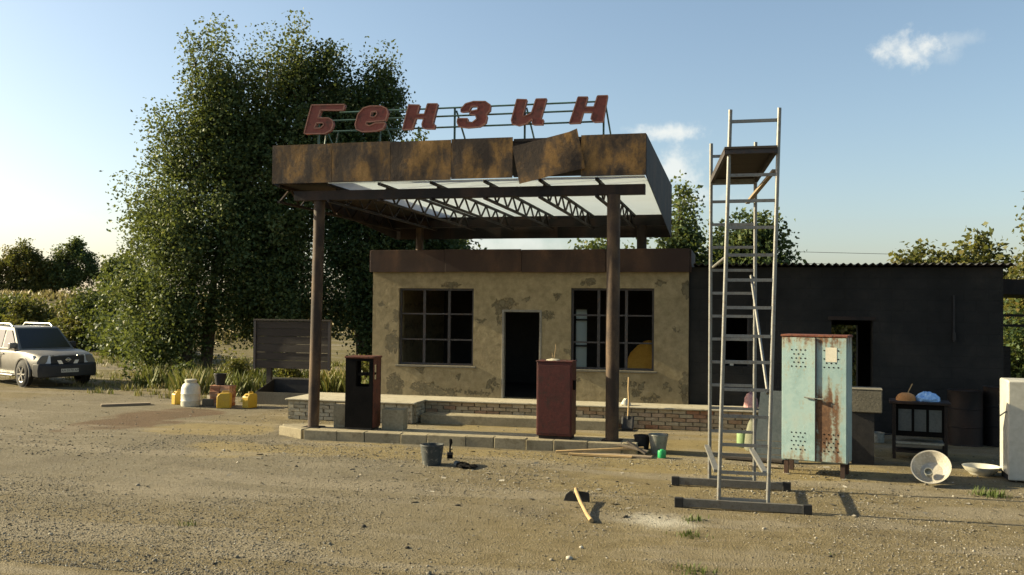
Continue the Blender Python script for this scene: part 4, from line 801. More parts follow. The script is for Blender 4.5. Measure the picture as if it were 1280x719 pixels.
# ------------------------------------------------------------------ notice board and trough
nb = thing('notice_board', 'dark wooden board on two posts behind the steel trough', 'board', (-10.4, 20.5, 0))
zz = [.77, .97, 1.16, 1.36, 1.55, 1.74, 1.92]
for i in range(6):
    b = MB().box((-.95, -.015 + .004 * (i % 2), zz[i] + .004), (.95, .012, zz[i + 1] - .003)); b.jitter(.003, rb); b.build('plank', MT['wood_dark'], nb, bevel=.003)
MB().box((-1.02, -.04, 1.925), (1.02, .06, 1.965)).build('top_rail', MT['wood_dark'], nb, bevel=.004)
for x in (-.985, .985): MB().box((x - .03, -.035, .75), (x + .03, .03, 1.925)).build('side_rail', MT['window_steel'], nb)
for x in (-.62, .55): MB().box((x - .06, .015, -.1), (x + .06, .11, 1.9)).build('post', MT['wood_dark'], nb)
tr_ = thing('steel_trough', 'open grey steel trough with sloping ends beneath the dark board', 'trough', (-10.2, 19.6, -.01))
def quadbox(b, p, t_):    # thin plate through four points
    p = [Vector(q) for q in p]; n_ = (p[1] - p[0]).cross(p[3] - p[0]).normalized() * t_; b.add([*p, *[q + n_ for q in p]], [(0, 1, 2, 3), (7, 6, 5, 4), (0, 4, 5, 1), (1, 5, 6, 2), (2, 6, 7, 3), (3, 7, 4, 0)]); return b
quadbox(MB(), [(-.66, 0, 0), (.66, 0, 0), (.66, 0, .29), (-.66, 0, .29)], .012).build('front_plate', MT['concrete_grey'], tr_)
quadbox(MB(), [(-.56, .7, 0), (.52, .7, 0), (.52, .7, .55), (-.56, .7, .55)], .012).build('back_plate', MT['dark_metal'], tr_)
for s_, (xf, xb) in ((-1, (-.655, -.555)), (1, (.655, .515))):
    quadbox(MB(), [(xf, .015, 0), (xb, .69, 0), (xb, .69, .55), (xf, .015, .29)], .012).build('end_plate', MT['dark_metal'], tr_)
quadbox(MB(), [(-.64, .02, .03), (.64, .02, .03), (.5, .68, .03), (-.54, .68, .03)], .01).build('floor_plate', MT['dark_metal'], tr_)
MB().bar((-.6, .7, .56), (.56, .7, .56), .04).build('rim', MT['concrete_grey'], tr_)

# ------------------------------------------------------------------ jerrycans, barrel, bricks on the left
bar_ = thing('plastic_barrel', 'white plastic barrel with a narrow neck standing beside the yellow jerrycan', 'barrel', (-11.98, 18.7, -.005))
b = MB(); b.lathe([(.2, 0), (.215, .03), (.212, .12), (.218, .13), (.212, .14), (.212, .28), (.218, .29), (.212, .3), (.205, .42), (.17, .5), (.125, .53)], 32); b.build('body', MT['white_plastic'], bar_, True)
MB().lathe([(.126, .525), (.126, .56), (.135, .562), (.135, .6), (.12, .61), (.0, .61)], 32, cap0=False).build('lid', MT['white_plastic'], bar_, True)
def jerry(label, loc, rz, s=1.0):
    t = thing('jerrycan', label, 'jerrycan', loc, rz, 'yellow jerrycans')
    b = MB(); w_, d_, h_ = .15 * s, .1 * s, .34 * s
    b.add([(-w_, -d_, 0), (w_, -d_, 0), (w_, d_, 0), (-w_, d_, 0), (-w_, -d_, h_ * .78), (w_, -d_, h_ * .86), (w_, d_, h_ * .86), (-w_, d_, h_ * .78), (-w_ * .5, -d_ * .8, h_), (w_ * .9, -d_ * .8, h_), (w_ * .9, d_ * .8, h_), (-w_ * .5, d_ * .8, h_)],
          [(0, 3, 2, 1), (0, 1, 5, 4), (1, 2, 6, 5), (2, 3, 7, 6), (3, 0, 4, 7), (4, 5, 9, 8), (5, 6, 10, 9), (6, 7, 11, 10), (7, 4, 8, 11), (8, 9, 10, 11)])
    b.build('body', MT['yellow'], t, True, bevel=.02 * s, seg=3)
    MB().lathe([(.03 * s, 0), (.03 * s, .03 * s), (.0, .032 * s)], 12, (-w_ * .78, 0, h_ * .84)).build('cap', MT['yellow'], t, True)
    MB().tube([(-w_ * .3, 0, h_ - .01), (-w_ * .2, 0, h_ + .035 * s), (w_ * .6, 0, h_ + .035 * s), (w_ * .7, 0, h_ - .01)], .012 * s, 8).build('handle', MT['yellow'], t, True)
jerry('yellow jerrycan half hidden at the left of the white barrel', (-12.45, 18.95, -.005), R(60), .9)
jerry('yellow jerrycan in front of the brick stack', (-11.07, 18.60, -.005), R(20), 1.0)
jerry('yellow jerrycan standing alone left of the steel trough', (-10.55, 18.8, -.005), R(75), .95)
bk = MB().box((-.125, -.06, 0), (.125, .06, .065)).jitter(.004, rb).mesh('brick'); bk.materials.append(MT['brick_red'])
for r in range(7):
    for c in range(2 if r < 6 else 2):
        for e in range(2):
            o = link('brick', bk, None, .006); o.location = (-11.37 + (c - .5) * .262 + rb.uniform(-.02, .02), 19.05 + (e - .5) * .14 + rb.uniform(-.012, .012), -.004 + r * .066); o.rotation_euler = (0, 0, rb.uniform(-.07, .07) + (math.pi if rb.random() < .5 else 0))
            tag(o, 'red brick in the small stack under the black bucket', 'brick', 'bricks stacked left of the trough')
def bucket(name, label, loc, rb_, rt, h, m, handle=True, rz=0, fill=None, tilt=(0, 0)):
    t = thing(name, label, 'bucket', loc, rz); t.rotation_euler = (tilt[0], tilt[1], rz)
    MB().lathe([(0, .012), (rb_ - .006, .012), (rt - .008, h), (rt + .006, h + .004), (rt + .008, h - .014), (rt, h - .018), (rb_, 0), (0, 0)], 28, cap0=False).build('body', MT[m], t, True)
    if handle: MB().tube([(rt * math.cos(a), .2 * rt * math.sin(a) - .01, h - .02 + .02 * math.sin(a)) if False else (rt * math.cos(a), -rt * math.sin(a) * .96, h + .004 - .0 * math.sin(a)) for a in [math.pi * k / 14 for k in range(15)]], .005, 6).build('handle', MT['dark_metal'], t, True)
    if fill: MB().lathe([(rt * .9, h * .82), (0, h * .86)], 24, cap0=False).build('contents', MT[fill], t, True)
    return t
bucket('bucket', 'black bucket sitting on top of the brick stack', (-11.45, 19.05, .46), .1, .14, .26, 'rubber')
block('concrete_lump', 'broken grey concrete lump between the white barrel and the brick stack', 'rubble', (-11.68, 18.95, -.01), (.26, .2, .15), R(25), 'concrete_grey', .03, .03)
block('concrete_lump', 'dark concrete lump lying right behind the white barrel', 'rubble', (-11.8, 19.3, -.01), (.2, .2, .2), R(60), 'concrete_grey', .03, .03)
def plank(name, label, p0, p1, wdt, th, m='wood_x', group=None, cat='plank'):
    p0, p1 = Vector(p0), Vector(p1); L_ = (p1 - p0).length; b = MB().box((-L_ / 2, -wdt / 2, -th / 2), (L_ / 2, wdt / 2, th / 2)).jitter(.004, rb)
    o = b.build(name, MT[m], None, bevel=.003); o.location = (p0 + p1) / 2; d = (p1 - p0).normalized(); o.rotation_euler = (0, -math.asin(d.z), math.atan2(d.y, d.x)); return tag(o, label, cat, group)
plank('plank', 'old plank lying on the open ground left of the barrel', (-13.75, 17.95, .03), (-12.95, 18.6, .03), .2, .05)

# ------------------------------------------------------------------ tools in front of the island
bucket('bucket', 'dark mortar bucket with a wire handle standing on the open ground', (-4.28, 12.9, -.004), .135, .17, .29, 'mortar_bucket', fill='concrete_grey', rz=R(20))
tb = thing('paint_brush', 'flat paint brush standing upright on its bristles beside the dark bucket', 'brush', (-4.18, 13.47, -.003), R(10))
MB().box((-.042, -.014, 0), (.042, .014, .055)).build('bristles', MT['black'], tb)
MB().box((-.045, -.018, .055), (.045, .018, .095)).build('ferrule', MT['dark_metal'], tb, bevel=.004)
MB().tube([(0, 0, .095), (0, 0, .15), (.004, 0, .2), (.012, 0, .24), (.008, 0, .285), (-.004, 0, .3)], [.017, .013, .016, .026, .024, .006], 10).build('handle', MT['black'], tb, True)
gl_ = thing('work_glove', 'crumpled dark work glove lying on the ground right of the bucket', 'glove', (-3.76, 12.78, -.005), R(-25))
b = MB(); b.lathe([(.09, 0), (.1, .03), (.075, .06), (.03, .075), (0, .076)], 16); b.v = [(x * 1.35, y * .75, z) for x, y, z in b.v]; b.jitter(.008, rb).build('palm', MT['black'], gl_, True)
for k in range(4): MB().tube([(.1, -.05 + .032 * k, .03), (.15, -.06 + .042 * k, .045), (.2 + .015 * (k in (1, 2)), -.07 + .05 * k, .02)], [.017, .016, .011], 7).jitter(.002, rb).build('finger', MT['black'], gl_, True)
MB().tube([(-.02, -.06, .03), (.03, -.11, .035), (.08, -.12, .02)], [.02, .018, .012], 7).build('thumb', MT['black'], gl_, True)
MB().tube([(-.1, 0, .03), (-.15, 0, .03)], [.05, .055], 10).build('cuff', MT['grey_sheet'], gl_, True)
hoe = thing('hoe', 'broad black hoe blade with a short yellow handle lying on the gravel', 'hoe', (-1.8, 10.93, -.01))
MB().prism([(-.165, 0), (.155, 0), (.15, .1), (.135, .122), (.02, .13), (-.09, .125), (-.135, .085)], -.006, .008).build('blade', MT['dark_metal'], hoe, bevel=.003)
MB().tube([(-.02, .03, .145), (-.005, -.04, .138), (.1, -.38, .092), (.24, -.78, .04), (.33, -1.04, .028)], [.023, .024, .021, .022, .025], 12).build('handle', MT['wood'], hoe, True)
MB().lathe([(.032, 0), (.032, .05)], 12, (-.015, 0, .1), cap1=True).build('socket', MT['dark_metal'], hoe, True)
for i, (a, c, wd, m, lab) in enumerate((((-2.72, 14.42, .03), (-1.35, 14.62, .12), .07, 'wood', 'long pale timber batten propped at the island end'), ((-2.3, 14.48, .015), (-1.2, 14.4, .015), .12, 'wood_x', 'flat grey board on the ground under the batten'),
                                   ((-1.75, 14.6, .16), (-1.28, 14.55, .07), .08, 'wood_x', 'short grey offcut leaning across the timber heap'), ((-1.62, 14.7, .2), (-1.3, 14.45, .05), .05, 'wood_dark', 'short dark stick on top of the timber heap'),
                                   ((-2.5, 14.36, .012), (-1.5, 14.33, .012), .06, 'wood', 'thin lath on the ground in front of the timber heap'))):
    plank('batten', lab, a, c, wd, .03, m, 'timber heap by the island end', 'timber')
bucket('bucket', 'grey zinc bucket standing beside the timber heap', (-1.15, 14.95, -.004), .11, .155, .3, 'zinc', rz=R(40))
bucket('bucket', 'black bucket squeezed between the zinc bucket and the timber', (-1.42, 15.05, -.004), .1, .13, .26, 'rubber')
gc = thing('green_can', 'small bright green can in front of the zinc bucket', 'can', (-1.06, 14.5, -.003))
MB().lathe([(.062, 0), (.065, .01), (.065, .1), (.06, .112), (.0, .112)], 20).build('body', MT['green'], gc, True); MB().lathe([(.025, .112), (.025, .13), (0, .13)], 14).build('cap', MT['green'], gc, True)
sh = thing('shovel', 'square bladed shovel leaning on the brick terrace right of the post', 'shovel', (-1.93, 17.62, 0))
MB().tube([(0, .0, .24), (0, .12, .55), (-.02, .2, .78), (-.02, .27, .98)], .017, 10).build('handle', MT['wood'], sh, True)
b = MB(); V = []
for q in range(6):
    for p in range(7): u = p / 6 - .5; v = q / 5; V.append((u * .235 * (1 - .06 * (1 - v)), -.1 + .1 * v + .05 * (u * 2) ** 2 * -.4, .0 + .26 * v))
b.add(V, [(q * 7 + p, q * 7 + p + 1, q * 7 + p + 8, q * 7 + p + 7) for q in range(5) for p in range(6)]); o = b.build('blade', MT['dark_metal'], sh, True); sm = o.modifiers.new('thick', 'SOLIDIFY'); sm.thickness = .004
MB().tube([(0, -.01, .2), (0, .0, .26)], .022, 10).build('socket', MT['dark_metal'], sh, True)
b = MB(); b.lathe([(.09, 0), (.1, .03), (.06, .1), (.02, .13), (0, .13)], 12); b.jitter(.012, rb); tag(place(b.build('white_bag', MT['white_plastic'], None, True), (-2.03, 18.05, .418)), 'small white plastic bag on the terrace behind the shovel', 'bag')

# ------------------------------------------------------------------ scaffold tower
sc = thing('scaffold_tower', 'tall narrow metal scaffold tower with a deck near the top', 'scaffold', (0, 0, 0))
YA, YB = 11.0, 12.35; lean = .0245
FXL, FXR, RXL, RXR = -.15, .40, -.285, .28
fx_ = lambda x, z: x + lean * z
for x in (FXL, FXR): MB().tube([(fx_(x, .03), YA, .03), (fx_(x, 2.3), YA, 2.3), (fx_(x, 4.64), YA, 4.64)], .024, 12).build('upright', MT['steel'], sc, True)
for x in (RXL, RXR): MB().tube([(x, YB, .03), (x, YB, 2.3), (x, YB, 4.49)], .024, 12).build('upright', MT['steel'], sc, True)
for z in (4.5, 3.87, 3.57, 3.26, 2.94, 2.65, 2.33, 2.0, 1.7, 1.38, 1.07, .74, .42, .11): MB().bar((fx_(FXL, z), YA, z), (fx_(FXR, z), YA, z), .03, .036).build('rung', MT['steel'], sc)
for z in (4.32, 3.72, 3.42, 3.12, 2.82, 2.52, 2.22, 1.92, 1.62, 1.32, 1.02, .72, .42, .12): MB().bar((RXL, YB, z), (RXR, YB, z), .03, .036).build('rung', MT['steel'], sc)
for k in (0, 1): 
    x0_, x1_ = ((-.6, .83), (-.72, .68))[k]; y_ = (YA - .05, YB - .05)[k]
    o = MB().box((x0_, y_ - .035, .01), (x1_, y_ + .015, .105)).build('outrigger', MT['alu_beam'], sc, bevel=.004)
    for x in (x0_, x1_): MB().box((x - .05, y_ - .042, .0), (x + .05, y_ + .022, .112)).build('end_cap', MT['rubber'], o, bevel=.006)
def brace(p0, p1, r=.018): MB().tube([p0, p1], r, 10).build('brace', MT['steel'], sc, True)
off = .035
MB().bar((fx_(FXR, 3.92) + off - .07, YA + .02, 3.92), (RXR - .10, YB, 3.70), .05, .03).build('brace', MT['wood_x'], sc)
brace((fx_(FXR, 1.34) - off, YA + .02, 1.34), (RXR - .05, YB, 2.75)); brace((fx_(FXL, 2.93) + off, YA, 2.95), (RXL + .03, YB, 2.86))
MB().bar((fx_(FXR, .43) - off, YA, .43), (RXR - off, YB, .50), .06, .035).build('brace', MT['steel'], sc); MB().bar((fx_(FXL, .43) - off, YA, .43), (RXL - off, YB, .52), .06, .035).build('brace', MT['steel'], sc)
dk = thing('scaffold_deck', 'dark work deck lying across the top of the scaffold tower', 'deck', (0, 0, 0))
quadbox(MB(), [(-.10, 10.92, 4.17), (.49, 10.92, 4.17), (.30, 12.42, 4.02), (-.30, 12.42, 4.02)], .025).build('deck_board', MT['wood_dark'], dk)
MB().bar((-.08, 10.95, 4.14), (-.28, 12.4, 3.99), .04, .06).bar((.47, 10.95, 4.14), (.28, 12.4, 3.99), .04, .06).build('side_rail', MT['window_steel'], dk)
MB().bar((-.30, 12.36, 3.98), (.30, 12.36, 3.98), .04, .07).build('end_rail', MT['steel'], dk); MB().bar((-.09, 10.96, 4.14), (.48, 10.96, 4.14), .04, .05).build('end_rail', MT['window_steel'], dk)

# ------------------------------------------------------------------ turquoise cabinet
cb = thing('metal_cabinet', 'rusty turquoise two door metal cabinet on short legs', 'cabinet', (.68, 13.62, -.005), R(-15))
cw, cd, z0c, z1c = .88, .46, .2, 1.94
b = MB(); b.box((0, .02, z0c), (.015, cd, z1c)); b.box((cw - .015, .02, z0c), (cw, cd, z1c)); b.box((.015, cd - .015, z0c), (cw - .015, cd, z1c)); b.box((.015, .02, z0c), (cw - .015, cd - .015, z0c + .02)); b.build('shell', MT['turq'], cb)
MB().box((-.012, -.012, z1c), (cw + .012, cd + .012, z1c + .03)).build('top', MT['redbrown'], cb, bevel=.005)
holes = [(i, j) for j in range(5) for i in range(4 if j % 2 == 0 else 3)]
def door(x0, x1, m, hinge_left, ang):
    o = MB().box((x0, -.012, z0c + .015), (x1, .014, z1c - .01)).build('door', MT[m], cb, bevel=.004)
    for zc in (z0c + .28, z1c - .3):
        h = MB()
        for i, j in holes:
            x = (x0 + x1) / 2 + (i - (1.5 if j % 2 == 0 else 1)) * .062; z = zc + (j - 2) * .058; n = 10
            h.add([(x + .011 * math.cos(6.283 * k / n), -.0145, z + .011 * math.sin(6.283 * k / n)) for k in range(n)], [tuple(range(n))])
        h.build('vent_holes', MT['black'], o)['kind'] = 'stuff'
    return o
dl = door(.006, .468, 'turq', True, 0); dr = door(.474, .876, 'turq_rust', False, 0)
for o, hx, ang in ((dl, .006, R(3.5)), ):
    o.rotation_euler = (0, 0, -ang); o.location = (hx - hx * math.cos(ang), hx * math.sin(ang) + .0, 0)
MB().box((.455, -.034, z0c + .02), (.474, -.004, z1c - .012)).build('door_edge', MT['redbrown'], cb)
MB().tube([(.32, -.055, 1.10), (.46, -.06, 1.085), (.58, -.045, 1.08)], .011, 8).build('latch_bar', MT['zinc'], cb, True); MB().lathe([(.03, 0), (.03, .02)], 12, (.47, -.05, 1.07), cap1=True).build('latch', MT['dark_metal'], cb, True)
MB().box((.60, -.0155, 1.6), (.75, -.0135, 1.8)).build('paper_label', MT['paper'], cb)
for x in (.03, cw - .09):
    for y in (.03, cd - .08): MB().box((x, y, 0), (x + .06, y + .05, z0c)).build('leg', MT['rust_brown'], cb)

# ------------------------------------------------------------------ things between scaffold and cabinet
pn = thing('sheet_metal', 'blue grey sheet metal panel leaning behind the cabinet', 'panel', (.62, 14.6, 0), R(-6))
b = MB(); quadbox(b, [(-.30, 0, 0), (.36, 0, 0), (.36, .3, 1.05), (-.22, .3, 1.05)], .015); b.build('sheet', MT['grey_sheet'], pn)
for z in (.1, .2, .3): MB().bar((-.28, -.012 + z * .29, z), (.35, -.012 + z * .29, z), .012, .02).build('rib', MT['concrete_grey'], pn)
b = MB(); b.lathe([(.15, 0), (.165, .04), (.15, .25), (.11, .42), (.06, .53), (.045, .56), (.0, .57)], 20); b.jitter(.006, rb)
tag(place(b.build('cement_sack', MT['sack'], None, True), (.36, 15.75, -.005)), 'upright pale grey sack behind the scaffold legs', 'sack')
b = MB().lathe([(.1, 0), (.105, .02), (.105, .24), (.1, .26), (.09, .26), (.09, .02), (0, .02)], 20); tag(place(b.build('plastic_tub', MT['pale_green'], None, True), (.18, 16.1, -.005)), 'pale green tub on the sand behind the scaffold', 'tub')
b = MB(); b.lathe([(.1, 0), (.14, .06), (.12, .2), (.06, .3), (.0, .33)], 16); b.jitter(.015, rb); tag(place(b.build('striped_cloth', MT['pink'], None, True), (.34, 18.1, .418)), 'red and white striped cloth bundle on the terrace end', 'cloth')
plank('plank', 'dark board lying on the sand behind the scaffold base', (-.15, 14.7, .03), (.75, 14.5, .03), .16, .04, 'wood_dark')
plank('plank', 'pale board lying on the ground beside the cabinet foot', (.25, 14.1, .015), (.66, 14.05, .015), .1, .02, 'wood_x')

# ------------------------------------------------------------------ under the shed wall
stn = thing('concrete_tank', 'grey concrete tank raised on a dark block behind the cabinet', 'tank', (2.05, 14.9, 0), R(-6))
MB().box((-.32, -.2, .78), (.15, .25, 1.12)).build('tank', MT['concrete_grey'], stn, bevel=.012); MB().box((-.325, -.205, 1.12), (.155, .255, 1.135)).build('rim', MT['concrete_grey'], stn, bevel=.004); MB().box((-.28, -.15, 0), (.04, .2, .78)).build('plinth', MT['dark_metal'], stn)
st = thing('old_stove', 'dark iron stove frame with three glass panes against the shed', 'stove', (2.85, 15.5, -.005), R(-8))
for x in (-.37, .37):
    for y in (0, .45): MB().bar((x, y, 0), (x, y, .86), .045).build('leg', MT['rust_dark'], st)
MB().box((-.44, -.05, .86), (.44, .5, .9)).build('top', MT['rust_dark'], st, bevel=.005)
b = MB(); b.box((-.345, 0, .36), (.345, .02, .44)); b.box((-.345, 0, .78), (.345, .02, .858)); b.box((-.345, 0, .44), (-.31, .02, .78)); b.box((.31, 0, .44), (.345, .02, .78)); b.box((-.12, 0, .44), (-.08, .02, .78)); b.box((.09, 0, .44), (.13, .02, .78)); b.build('front', MT['black'], st)
for a, c in ((-.31, -.12), (-.08, .09), (.13, .31)): MB().box((a, .006, .44), (c, .014, .78)).build('pane', MT['grey_sheet'], st)
MB().box((-.345, .03, .36), (.345, .44, .855)).build('oven_box', MT['dark_metal'], st)
for z in (.1, .24): MB().box((-.345, -.02, z), (.345, .42, z + .03)).build('shelf', MT['zinc'] if z > .2 else MT['rust_dark'], st)
b = MB().lathe([(.15, 0), (.148, .04), (.12, .09), (.06, .12), (0, .125)], 20); b.v = [(x, y * .8, z) for x, y, z in b.v]; tag(place(b.build('felt_hat', MT['orange'], None, True), (2.68, 15.7, .895)), 'tan rounded hat lying on the stove top', 'hat')
b = MB().lathe([(.14, 0), (.15, .04), (.1, .1), (.05, .13), (0, .135)], 18); b.v = [(x * 1.25, y * .8, z) for x, y, z in b.v]; b.jitter(.022, rb); tag(place(b.build('blue_bag', MT['blue'], None, False), (3.0, 15.7, .895)), 'crumpled blue and white plastic bag on the stove top', 'bag')
b = MB().tube([(0, 0, 0), (.03, 0, .12), (.09, 0, .25)], .008, 6); tag(place(b.build('stick', MT['wood'], None), (2.72, 15.9, .895)), 'thin stick poking up behind the hat', 'stick')
bs = thing('enamel_basin', 'white enamel basin tipped on its side in the sun before the shed', 'basin', (2.6, 13.34, .165))
b = MB().lathe([(0, .0), (.14, .0), (.19, .05), (.235, .13), (.25, .135), (.25, .128), (.2, .045), (.145, -.008), (0, -.008)], 36, cap0=False); b.build('bowl', MT['basin'], bs, True)
bs.rotation_euler = Vector((-.3, -1, .8)).to_track_quat('Z', 'Y').to_euler()
pt = thing('tin_mug', 'small shiny tin mug lying inside the tipped basin', 'mug', (2.55, 13.27, .15)); MB().lathe([(0, 0), (.05, 0), (.052, .06), (.047, .06), (.045, .008), (0, .008)], 20, cap0=False).build('body', MT['zinc'], pt, True); pt.rotation_euler = bs.rotation_euler
prop = block('brick', 'loose brick propping the tipped basin from behind', 'brick', (2.62, 13.66, -.005), (.25, .12, .14), R(20), 'concrete_grey')
b2 = thing('enamel_bowl', 'shallow white enamel bowl lying in the shade right of the tipped basin', 'bowl', (3.45, 14.35, -.003)); MB().lathe([(0, 0), (.14, 0), (.2, .06), (.24, .12), (.252, .122), (.21, .055), (.15, -.0), (0, -.0)][:6] + [(.13, .012), (0, .012)], 32, cap0=False).build('bowl', MT['white_enamel'], b2, True)
fr = thing('white_fridge', 'old white refrigerator body cut by the right edge of the picture', 'refrigerator', (3.66, 13.86, 0), R(-4))
MB().box((0, .0, .08), (.58, .52, 1.38)).build('body', MT['white_enamel'], fr, bevel=.025, seg=3); MB().box((.004, -.05, .02), (.576, -.004, 1.37)).build('door', MT['white_enamel'], fr, bevel=.018, seg=3)
MB().box((.02, .03, 0), (.56, .5, .08)).build('plinth', MT['rubber'], fr); MB().tube([(-.01, .02, .95), (-.05, .01, .92), (-.09, .0, .89)], .01, 8).build('handle', MT['zinc'], fr, True)
for i, (x, y, h, lab) in enumerate(((3.95, 17.5, .95, 'dark rusty drum standing by the shed, left one of two'), (4.55, 17.6, 1.02, 'dark rusty drum at the shed corner, right one of two'))):
    t = thing('steel_drum', lab, 'drum', (x, y, -.005), 0, 'drums beside the shed'); MB().lathe([(.29, 0), (.29, .02), (.28, .03), (.28, h * .33), (.29, h * .34), (.28, h * .35), (.28, h * .66), (.29, h * .67), (.28, h * .68), (.28, h - .02), (.29, h), (.27, h), (.27, h - .02), (0, h - .02)], 28).build('body', MT['rust_dark'], t, True)
pot = thing('saucepan', 'small grey saucepan on the ground left of the stove', 'pot', (2.48, 17.3, 0)); MB().lathe([(.11, 0), (.12, .01), (.12, .17), (.128, .175), (.128, .165), (.11, .16), (.11, .02), (0, .02)], 20).build('body', MT['zinc'], pot, True); MB().tube([(.12, 0, .14), (.26, 0, .16)], .012, 8).build('handle', MT['dark_metal'], pot, True)

# scraps of paper, bark and plaster trodden into the yard
g = np.random.default_rng(91); n = 260; x = g.choice([1.6, -.3, 2.2, -3, -6], n) + g.normal(size=n) * 1.1; y = 12.2 + g.normal(size=n) * 1.0
th = g.uniform(0, 6.28, n); L_ = g.uniform(.012, .05, n); W_ = L_ * g.uniform(.2, .7, n); z = ground_h(x, y) + .008; tl = g.uniform(-.012, .012, (n, 4))
V = np.stack([np.stack([x + np.cos(th) * L_ * a_ - np.sin(th) * W_ * b_, y + np.sin(th) * L_ * a_ + np.cos(th) * W_ * b_, z + tl[:, i]], 1) for i, (a_, b_) in enumerate(((-1, -1), (1, -.8), (.8, 1), (-1, .7)))], 1).reshape(-1, 3)
me = np_mesh('scraps', V, np.arange(4 * n).reshape(-1, 4), STONE); at = me.attributes.new('tint', 'FLOAT', 'POINT'); at.data.foreach_set('value', np.repeat(g.uniform(.2, 1, n), 4).astype(np.float32))
tag(link('scraps', me), 'scraps of paper and bark littering the ground before the cabinet', 'litter', kind='stuff')

# ------------------------------------------------------------------ car
car = thing('parked_car', 'dusty silver off-road car with black bumper parked at the left edge', 'car', (-19.78, 22.75, 0), R(-24)); car.scale = (.93, .93, .93)
def paint(name, cols, rough=.35, metal=.4):
    t = NT(name); c = t.coord(False); n = t.noise(c, 2.2, 6, .6); n2 = t.noise(c, 60, 3, .6); cl = t.mix(t.step(n, .35, .7), cols[0], cols[1]); return t.fin(cl, t.math('ADD', t.math('MULTIPLY', n, .3), rough), metal, None, .5)
MC = paint('dusty_silver_paint', ((.17, .165, .148), (.14, .128, .108))); MBk = paint('black_bumper_plastic', ((.012, .012, .012), (.03, .028, .024)), .5, 0); MCh = paint('chrome_trim', ((.5, .5, .48), (.4, .4, .37)), .2, .8); MLt = paint('headlamp_glass', ((.62, .63, .62), (.5, .51, .5)), .15, 0); MRim = paint('alloy_rim', ((.36, .35, .32), (.26, .24, .2)), .35, .6)
def loft(sections):
    b = MB(); n = len(sections[0]); b.v = [p for s in sections for p in s]
    for i in range(len(sections) - 1):
        for k in range(n): b.f.append((i * n + k, i * n + (k + 1) % n, (i + 1) * n + (k + 1) % n, (i + 1) * n + k))
    b.f.append(tuple(range(n))); b.f.append(tuple((len(sections) - 1) * n + k for k in range(n))); return b
def sec(x, wb, wm, wt, zb, zm, zt):
    h = [(wb, zb), (wm, zb + .18), (wm + .01, zm), (wt + .02, zt - .05), (wt - .06, zt)]
    return [(x, y, z) for y, z in h] + [(x, -y, z) for y, z in reversed(h)]
body = loft([sec(-2.36, .76, .84, .80, .42, .8, 1.02), sec(-2.25, .82, .90, .87, .36, .8, 1.06), sec(-1.4, .84, .92, .88, .32, .8, 1.06), sec(0, .84, .915, .88, .32, .8, 1.06), sec(1.0, .84, .915, .88, .32, .8, 1.07), sec(1.45, .84, .925, .87, .34, .8, 1.06), sec(2.0, .82, .91, .82, .38, .78, 1.0), sec(2.22, .78, .86, .76, .42, .76, .94)])
body.build('body', MC, car, True, bevel=.02, seg=2)
cabn = loft([[(x, y, z) for x, y, z in ((-2.3, .84, 1.04), (-2.2, .68, 1.70), (-2.2, -.68, 1.70), (-2.3, -.84, 1.04))], [(x, y, z) for x, y, z in ((-.9, .85, 1.05), (-.9, .69, 1.765), (-.9, -.69, 1.765), (-.9, -.85, 1.05))], [(x, y, z) for x, y, z in ((1.02, .84, 1.06), (.30, .67, 1.73), (.30, -.67, 1.73), (1.02, -.84, 1.06))]])
cabn.build('cabin', MC, car, True, bevel=.03, seg=2)
def pane(pts, o=.008, name='window', m=None):
    p = [Vector(q) for q in pts]; n_ = (p[1] - p[0]).cross(p[3] - p[0]).normalized(); c = sum(p, Vector()) / 4
    if n_.dot(c - Vector((-.6, 0, 1.2))) < 0: n_ = -n_
    a = [q + n_ * o for q in p]; d = [q - n_ * .01 for q in p]; return MB().add(a + d, [(0, 1, 2, 3), (7, 6, 5, 4), (0, 4, 5, 1), (1, 5, 6, 2), (2, 6, 7, 3), (3, 7, 4, 0)]).build(name, m or MT['glass'], car)
def on_side(s, x, z): return (x, s * (.85 - .16 * (z - 1.05) / .7 + .002), z)
pane([(.96, .74, 1.115), (.96, -.74, 1.115), (.36, -.61, 1.675), (.36, .61, 1.675)], .012, 'windscreen')
